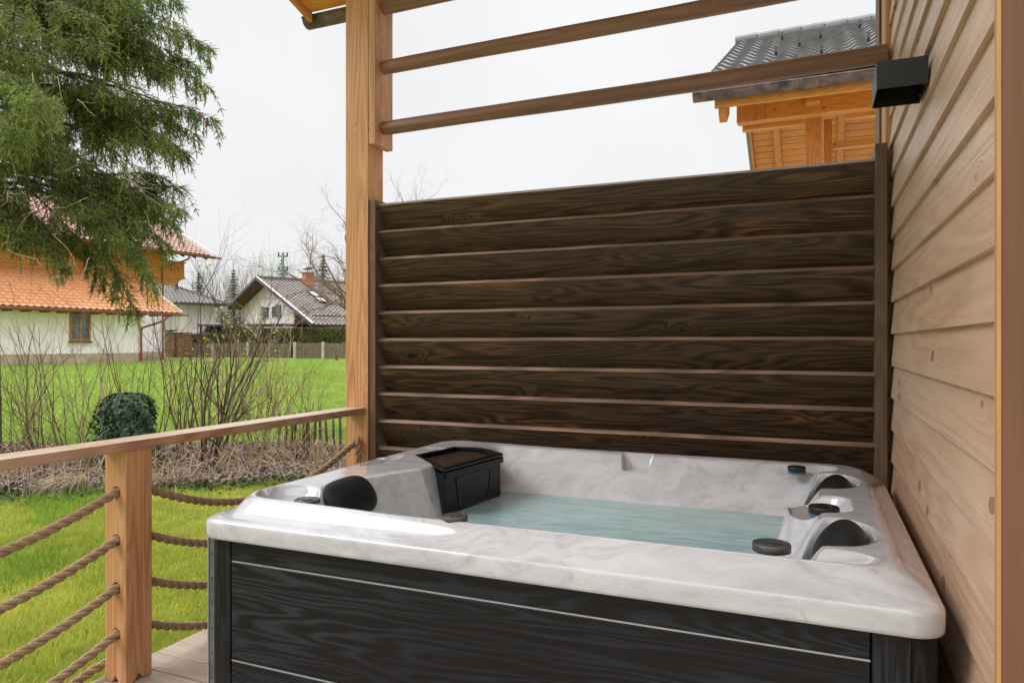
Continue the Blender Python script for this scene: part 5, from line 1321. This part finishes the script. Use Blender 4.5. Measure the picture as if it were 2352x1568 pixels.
def lim(z):      # reach of the crown at height z over the camera
    K_ = [(.30, 2.25), (.7, 2.35), (1.0, 2.7), (1.5, 2.95), (1.9, 2.95), (2.4, 3.10), (2.9, 3.35), (3.4, 3.35), (3.9, 3.3), (4.6, 3.0), (5.4, 2.8)]
    for (a, b1), (c, b2) in zip(K_, K_[1:]):
        if a <= z <= c: return lerp(b1, b2, (z-a)/(c-a))
    return K_[0][1] if z < .3 else K_[-1][1]
RX = [0, .5, .8, 1.25, 1.6, 2.0, 2.4, 2.85, 3.3, 3.87, 4.4, 5, 8]; RY = [1.9, 2.0, 2.15, 2.25, 2.70, 2.65, 2.60, 2.85, 2.85, 2.85, 2.65, 2.6, 2.2]
zc_ = 1.45
while zc_ < 6.3:
    for k in range(3 if zc_ > 3 else 2):
        az = random.uniform(-1.35, 1.2); rise = random.uniform(.05, .45); droop = rise+random.uniform(.08, .30)
        zt = zc_+2.6*(rise-droop)-.15; L = float(np.interp(zt, RX, RY))*random.uniform(.62, .93)
        branch(zc_+random.uniform(-.1, .1), az, L, rise, droop, .50)
    zc_ += .26
def branch_to(px, py, d, up_, dens, bulge=.12, st=9):
    """a limb from the trunk whose tip hangs at the given place"""
    tip = at(px, py, d); b0 = Vector((TRK.x, TRK.y, tip.z+up_)); hv = tip-b0; hv.z = 0; L = hv.length
    n = 22; pts = []
    sd0 = Vector((-hv.y, hv.x, 0)).normalized(); sw = random.uniform(-.12, .12)*L
    for i in range(n+1):
        t = i/n; p = b0.lerp(tip, t)+Vector((0,0,bulge*L*math.sin(math.pi*t)*.6+.02*L*math.sin(9*t)))+sd0*sw*math.sin(math.pi*t); pts.append(p)
    limbs.tube(pts, [.026*(1-.88*i/n) for i in range(n+1)], 6, cap=False)
    for i in range(st, n+1):
        t = i/n; tt = (pts[i]-pts[i-1]).normalized(); sd = tt.cross(Vector((0,0,1))).normalized()
        for s in (1, -1):
            for rep in range(3):
                if random.random() > dens: continue
                Ls = .10+.62*(1.02-t)*random.uniform(.6, 1.1)
                dd = (tt*random.uniform(.6, 1.1)+sd*s*random.uniform(.3, 1.0)+Vector((0,0,random.uniform(-.5, .05)))).normalized()
                k = hang(pts[i], dd, Ls, .005, 1.0)
                for c in range(max(1, int(Ls/.09))): hang(random.choice(k), (dd*.35+Vector((random.gauss(0,.25), random.gauss(0,.25), -1))).normalized(), random.uniform(.08, .26), .0028, 1.0)
        shoots.append((pts[i], (tt+Vector((0,0,.15))).normalized(), .11))
        for s in (.8, -.8): shoots.append((pts[i], (tt+sd*s+Vector((0,0,random.uniform(-.5,.2)))).normalized(), .10))
    return pts
FREE0 = len(shoots)
for px, py, d, u_, bl in ((500,108,9.2,.5,.05), (494,196,9.0,.9,.12), (507,272,9.3,.45,.04), (443,348,8.9,.75,.16), (392,408,9.2,.15,.0), (436,432,9.4,-.1,-.02), (434,480,9.0,.3,.10), (418,512,9.3,.55,.14), (430,2,9.2,.5,.05), (447,66,9.0,.4,.08), (470,150,9.5,.5,.1), (470,310,9.5,.6,.1),
                          (345,646,8.6,1.3,.42), (300,700,8.5,1.5,.40), (255,668,8.8,1.5,.45), (325,590,8.4,.9,.3), (140,600,8.2,.9,.30), (45,560,8.0,.8,.26), (100,240,6.6,.5,.1), (60,215,6.8,.6,.15), (30,300,6.6,.6,.1), (380,560,8.9,.8,.2)):
    k = branch_to(px-(26 if px > 380 else 0), py, d, u_, .62, bl, 14 if (py > 550 and d > 8.3) else 9)
    if px in (507, 418, 434): conepos.append(k[-1]); conepos.append(k[-2])
NL = len(limbs.f)
# bare tan twiglets hanging inside the crown
random.seed(5)
for k in range(60):
    u = random.uniform(-6.0, -4.3); d = random.uniform(7.4, 9.2); z = random.uniform(.6, 3.0); p = ud(u, d, z); grow(dead, p, Vector((random.gauss(0,.6), random.gauss(0,.6), -.6)), random.uniform(.3, .8), .0042, 1, 6, .22, -.05, None, (2,4), 3, .8)
limbs.add(dead.v, dead.f); br = limbs.build('branches', M['bark'], sp); br.data.materials.append(M['twig_pale'])
br.data.polygons.foreach_set('material_index', [0]*NL+[1]*(len(br.data.polygons)-NL))
# needles: each shoot is a brush of thin triangles, longest in the middle
S = np.array([[*p, *d, l] for p, d, l in shoots]); 
u_ = S[:,0]*CU+S[:,1]*SU; d_ = -S[:,0]*SU+S[:,1]*CU; rad = np.hypot(S[:,0]-TRK.x, S[:,1]-TRK.y); ang = np.arctan2(S[:,1]-TRK.y, S[:,0]-TRK.x); idx = np.arange(len(S))
lobe = .10*np.sin(S[:,2]*9+ang*3)+.08*np.sin(S[:,2]*21+ang*5)+RNG.normal(0, .03, len(S))
floor_ = 1.60+.14*np.sin(ang*9+rad*4)+.10*np.sin(ang*23)
keep = (u_/d_ > -.80)&(S[:,2]/d_ < .60)&((idx >= FREE0)|((rad < np.interp(S[:,2], RX, RY)+lobe)&(S[:,2] > floor_)))
S = S[keep]
NN = 20; n = len(S); P = np.repeat(S[:, None, 0:3], NN, 1); Dv = np.repeat(S[:, None, 3:6], NN, 1); Ls = np.repeat(S[:, None, 6:7], NN, 1)
t = (np.arange(NN)[None, :, None]+RNG.random((n, NN, 1)))/NN
base = P+Dv*Ls*t
rnd = RNG.normal(size=(n, NN, 3)); rnd -= Dv*(rnd*Dv).sum(-1, keepdims=True); rnd /= np.linalg.norm(rnd, axis=-1, keepdims=True)+1e-9
nd = Dv*.75+rnd*.75; nd /= np.linalg.norm(nd, axis=-1, keepdims=True); nl = .020*(.7+.5*RNG.random((n, NN, 1)))*(1.1-.35*t)
sw = np.cross(nd, RNG.normal(size=(n, NN, 3))); sw /= np.linalg.norm(sw, axis=-1, keepdims=True)+1e-9; w = .0042
T = np.stack([base-sw*w, base+sw*w, base+nd*nl+np.array([0,0,-.002])], 2).reshape(-1, 3)
np_mesh('needles', T, 3, M['needle'], sp)
print('shoots', n, 'tris', len(T)//3)
random.seed(3)
for c in conepos[:12]:
    for k in range(random.randint(1, 2)):
        p = c+Vector((random.gauss(0,.04), random.gauss(0,.04), -.01)); L = random.uniform(.10, .14); m = MB()
        m.disc_stack(p, [(.003, 0), (.012, .012), (.017, .035), (.018, .06), (.014, L-.03), (.006, L-.008), (.001, L)], 8, (random.gauss(0,.12), random.gauss(0,.12), -1)); m.build('cone', M['cone'], sp, smooth=True)
# ================================================================== CAMERA, LIGHT, SKY
cam = bpy.data.cameras.new('camera'); co = bpy.data.objects.new('camera', cam); COL.objects.link(co); scene.camera = co
cam.sensor_width = 36; cam.lens = 36*1637/2352; cam.clip_end = 2000; cam.clip_start = .02
co.location = (0, 0, 0); co.rotation_euler = (math.pi/2, 0, math.atan2(SU, CU)); cam.shift_y = 4/2352
ELEV, ROT = 42, SUNROT
sun = bpy.data.lights.new('sun', 'SUN'); so = bpy.data.objects.new('sun', sun); COL.objects.link(so)
sun.energy = 1.1; sun.angle = math.radians(25); sun.color = (1.0, .97, .92)
az = math.radians(ROT); el = math.radians(ELEV)
dirv = Vector((math.sin(az)*math.cos(el), math.cos(az)*math.cos(el), math.sin(el)))      # towards the sun
so.rotation_euler = dirv.to_track_quat('Z', 'Y').to_euler()
w = bpy.data.worlds.new('World'); scene.world = w; w.use_nodes = True; nt = w.node_tree; nt.nodes.clear()
N = nt.nodes.new; Lk = nt.links.new
out = N('ShaderNodeOutputWorld'); bg = N('ShaderNodeBackground'); sky = N('ShaderNodeTexSky'); sky.sky_type = 'NISHITA'; sky.sun_disc = False
sky.sun_elevation = el; sky.sun_rotation = az; sky.air_density = 1.5; sky.dust_density = 6
hs = N('ShaderNodeHueSaturation'); hs.inputs['Saturation'].default_value = .12; Lk(sky.outputs[0], hs.inputs['Color'])
# overcast: cloud layer about three times as bright overhead as at the horizon
tc = N('ShaderNodeTexCoord'); sx = N('ShaderNodeSeparateXYZ'); Lk(tc.outputs['Generated'], sx.inputs[0])
mr = N('ShaderNodeMapRange'); Lk(sx.outputs['Z'], mr.inputs[0]); mr.inputs[1].default_value = .44; mr.inputs[2].default_value = 1.0; mr.inputs[3].default_value = SKY_LO; mr.inputs[4].default_value = SKY_HI
no = N('ShaderNodeTexNoise'); Lk(tc.outputs['Generated'], no.inputs['Vector']); no.inputs['Scale'].default_value = 2.2; no.inputs['Detail'].default_value = 4
nm = N('ShaderNodeMapRange'); Lk(no.outputs[0], nm.inputs[0]); nm.inputs[1].default_value = .3; nm.inputs[2].default_value = .7; nm.inputs[3].default_value = .94; nm.inputs[4].default_value = 1.06
mu = N('ShaderNodeMath'); mu.operation = 'MULTIPLY'; Lk(mr.outputs[0], mu.inputs[0]); Lk(nm.outputs[0], mu.inputs[1])
cc = N('ShaderNodeVectorMath'); cc.operation = 'SCALE'; cc.inputs[0].default_value = (.975, .99, 1.01); Lk(mu.outputs[0], cc.inputs['Scale'])
mx = N('ShaderNodeMix'); mx.data_type = 'RGBA'; mx.inputs[0].default_value = .93; Lk(hs.outputs[0], mx.inputs[6]); Lk(cc.outputs[0], mx.inputs[7])
Lk(mx.outputs[2], bg.inputs[0]); bg.inputs[1].default_value = .10; Lk(bg.outputs[0], out.inputs[0])
scene.view_settings.view_transform = 'Standard'; scene.view_settings.look = 'None'; scene.view_settings.exposure = EXPO; scene.view_settings.gamma = 1
scene.cycles.max_bounces = 8; scene.cycles.transparent_max_bounces = 12
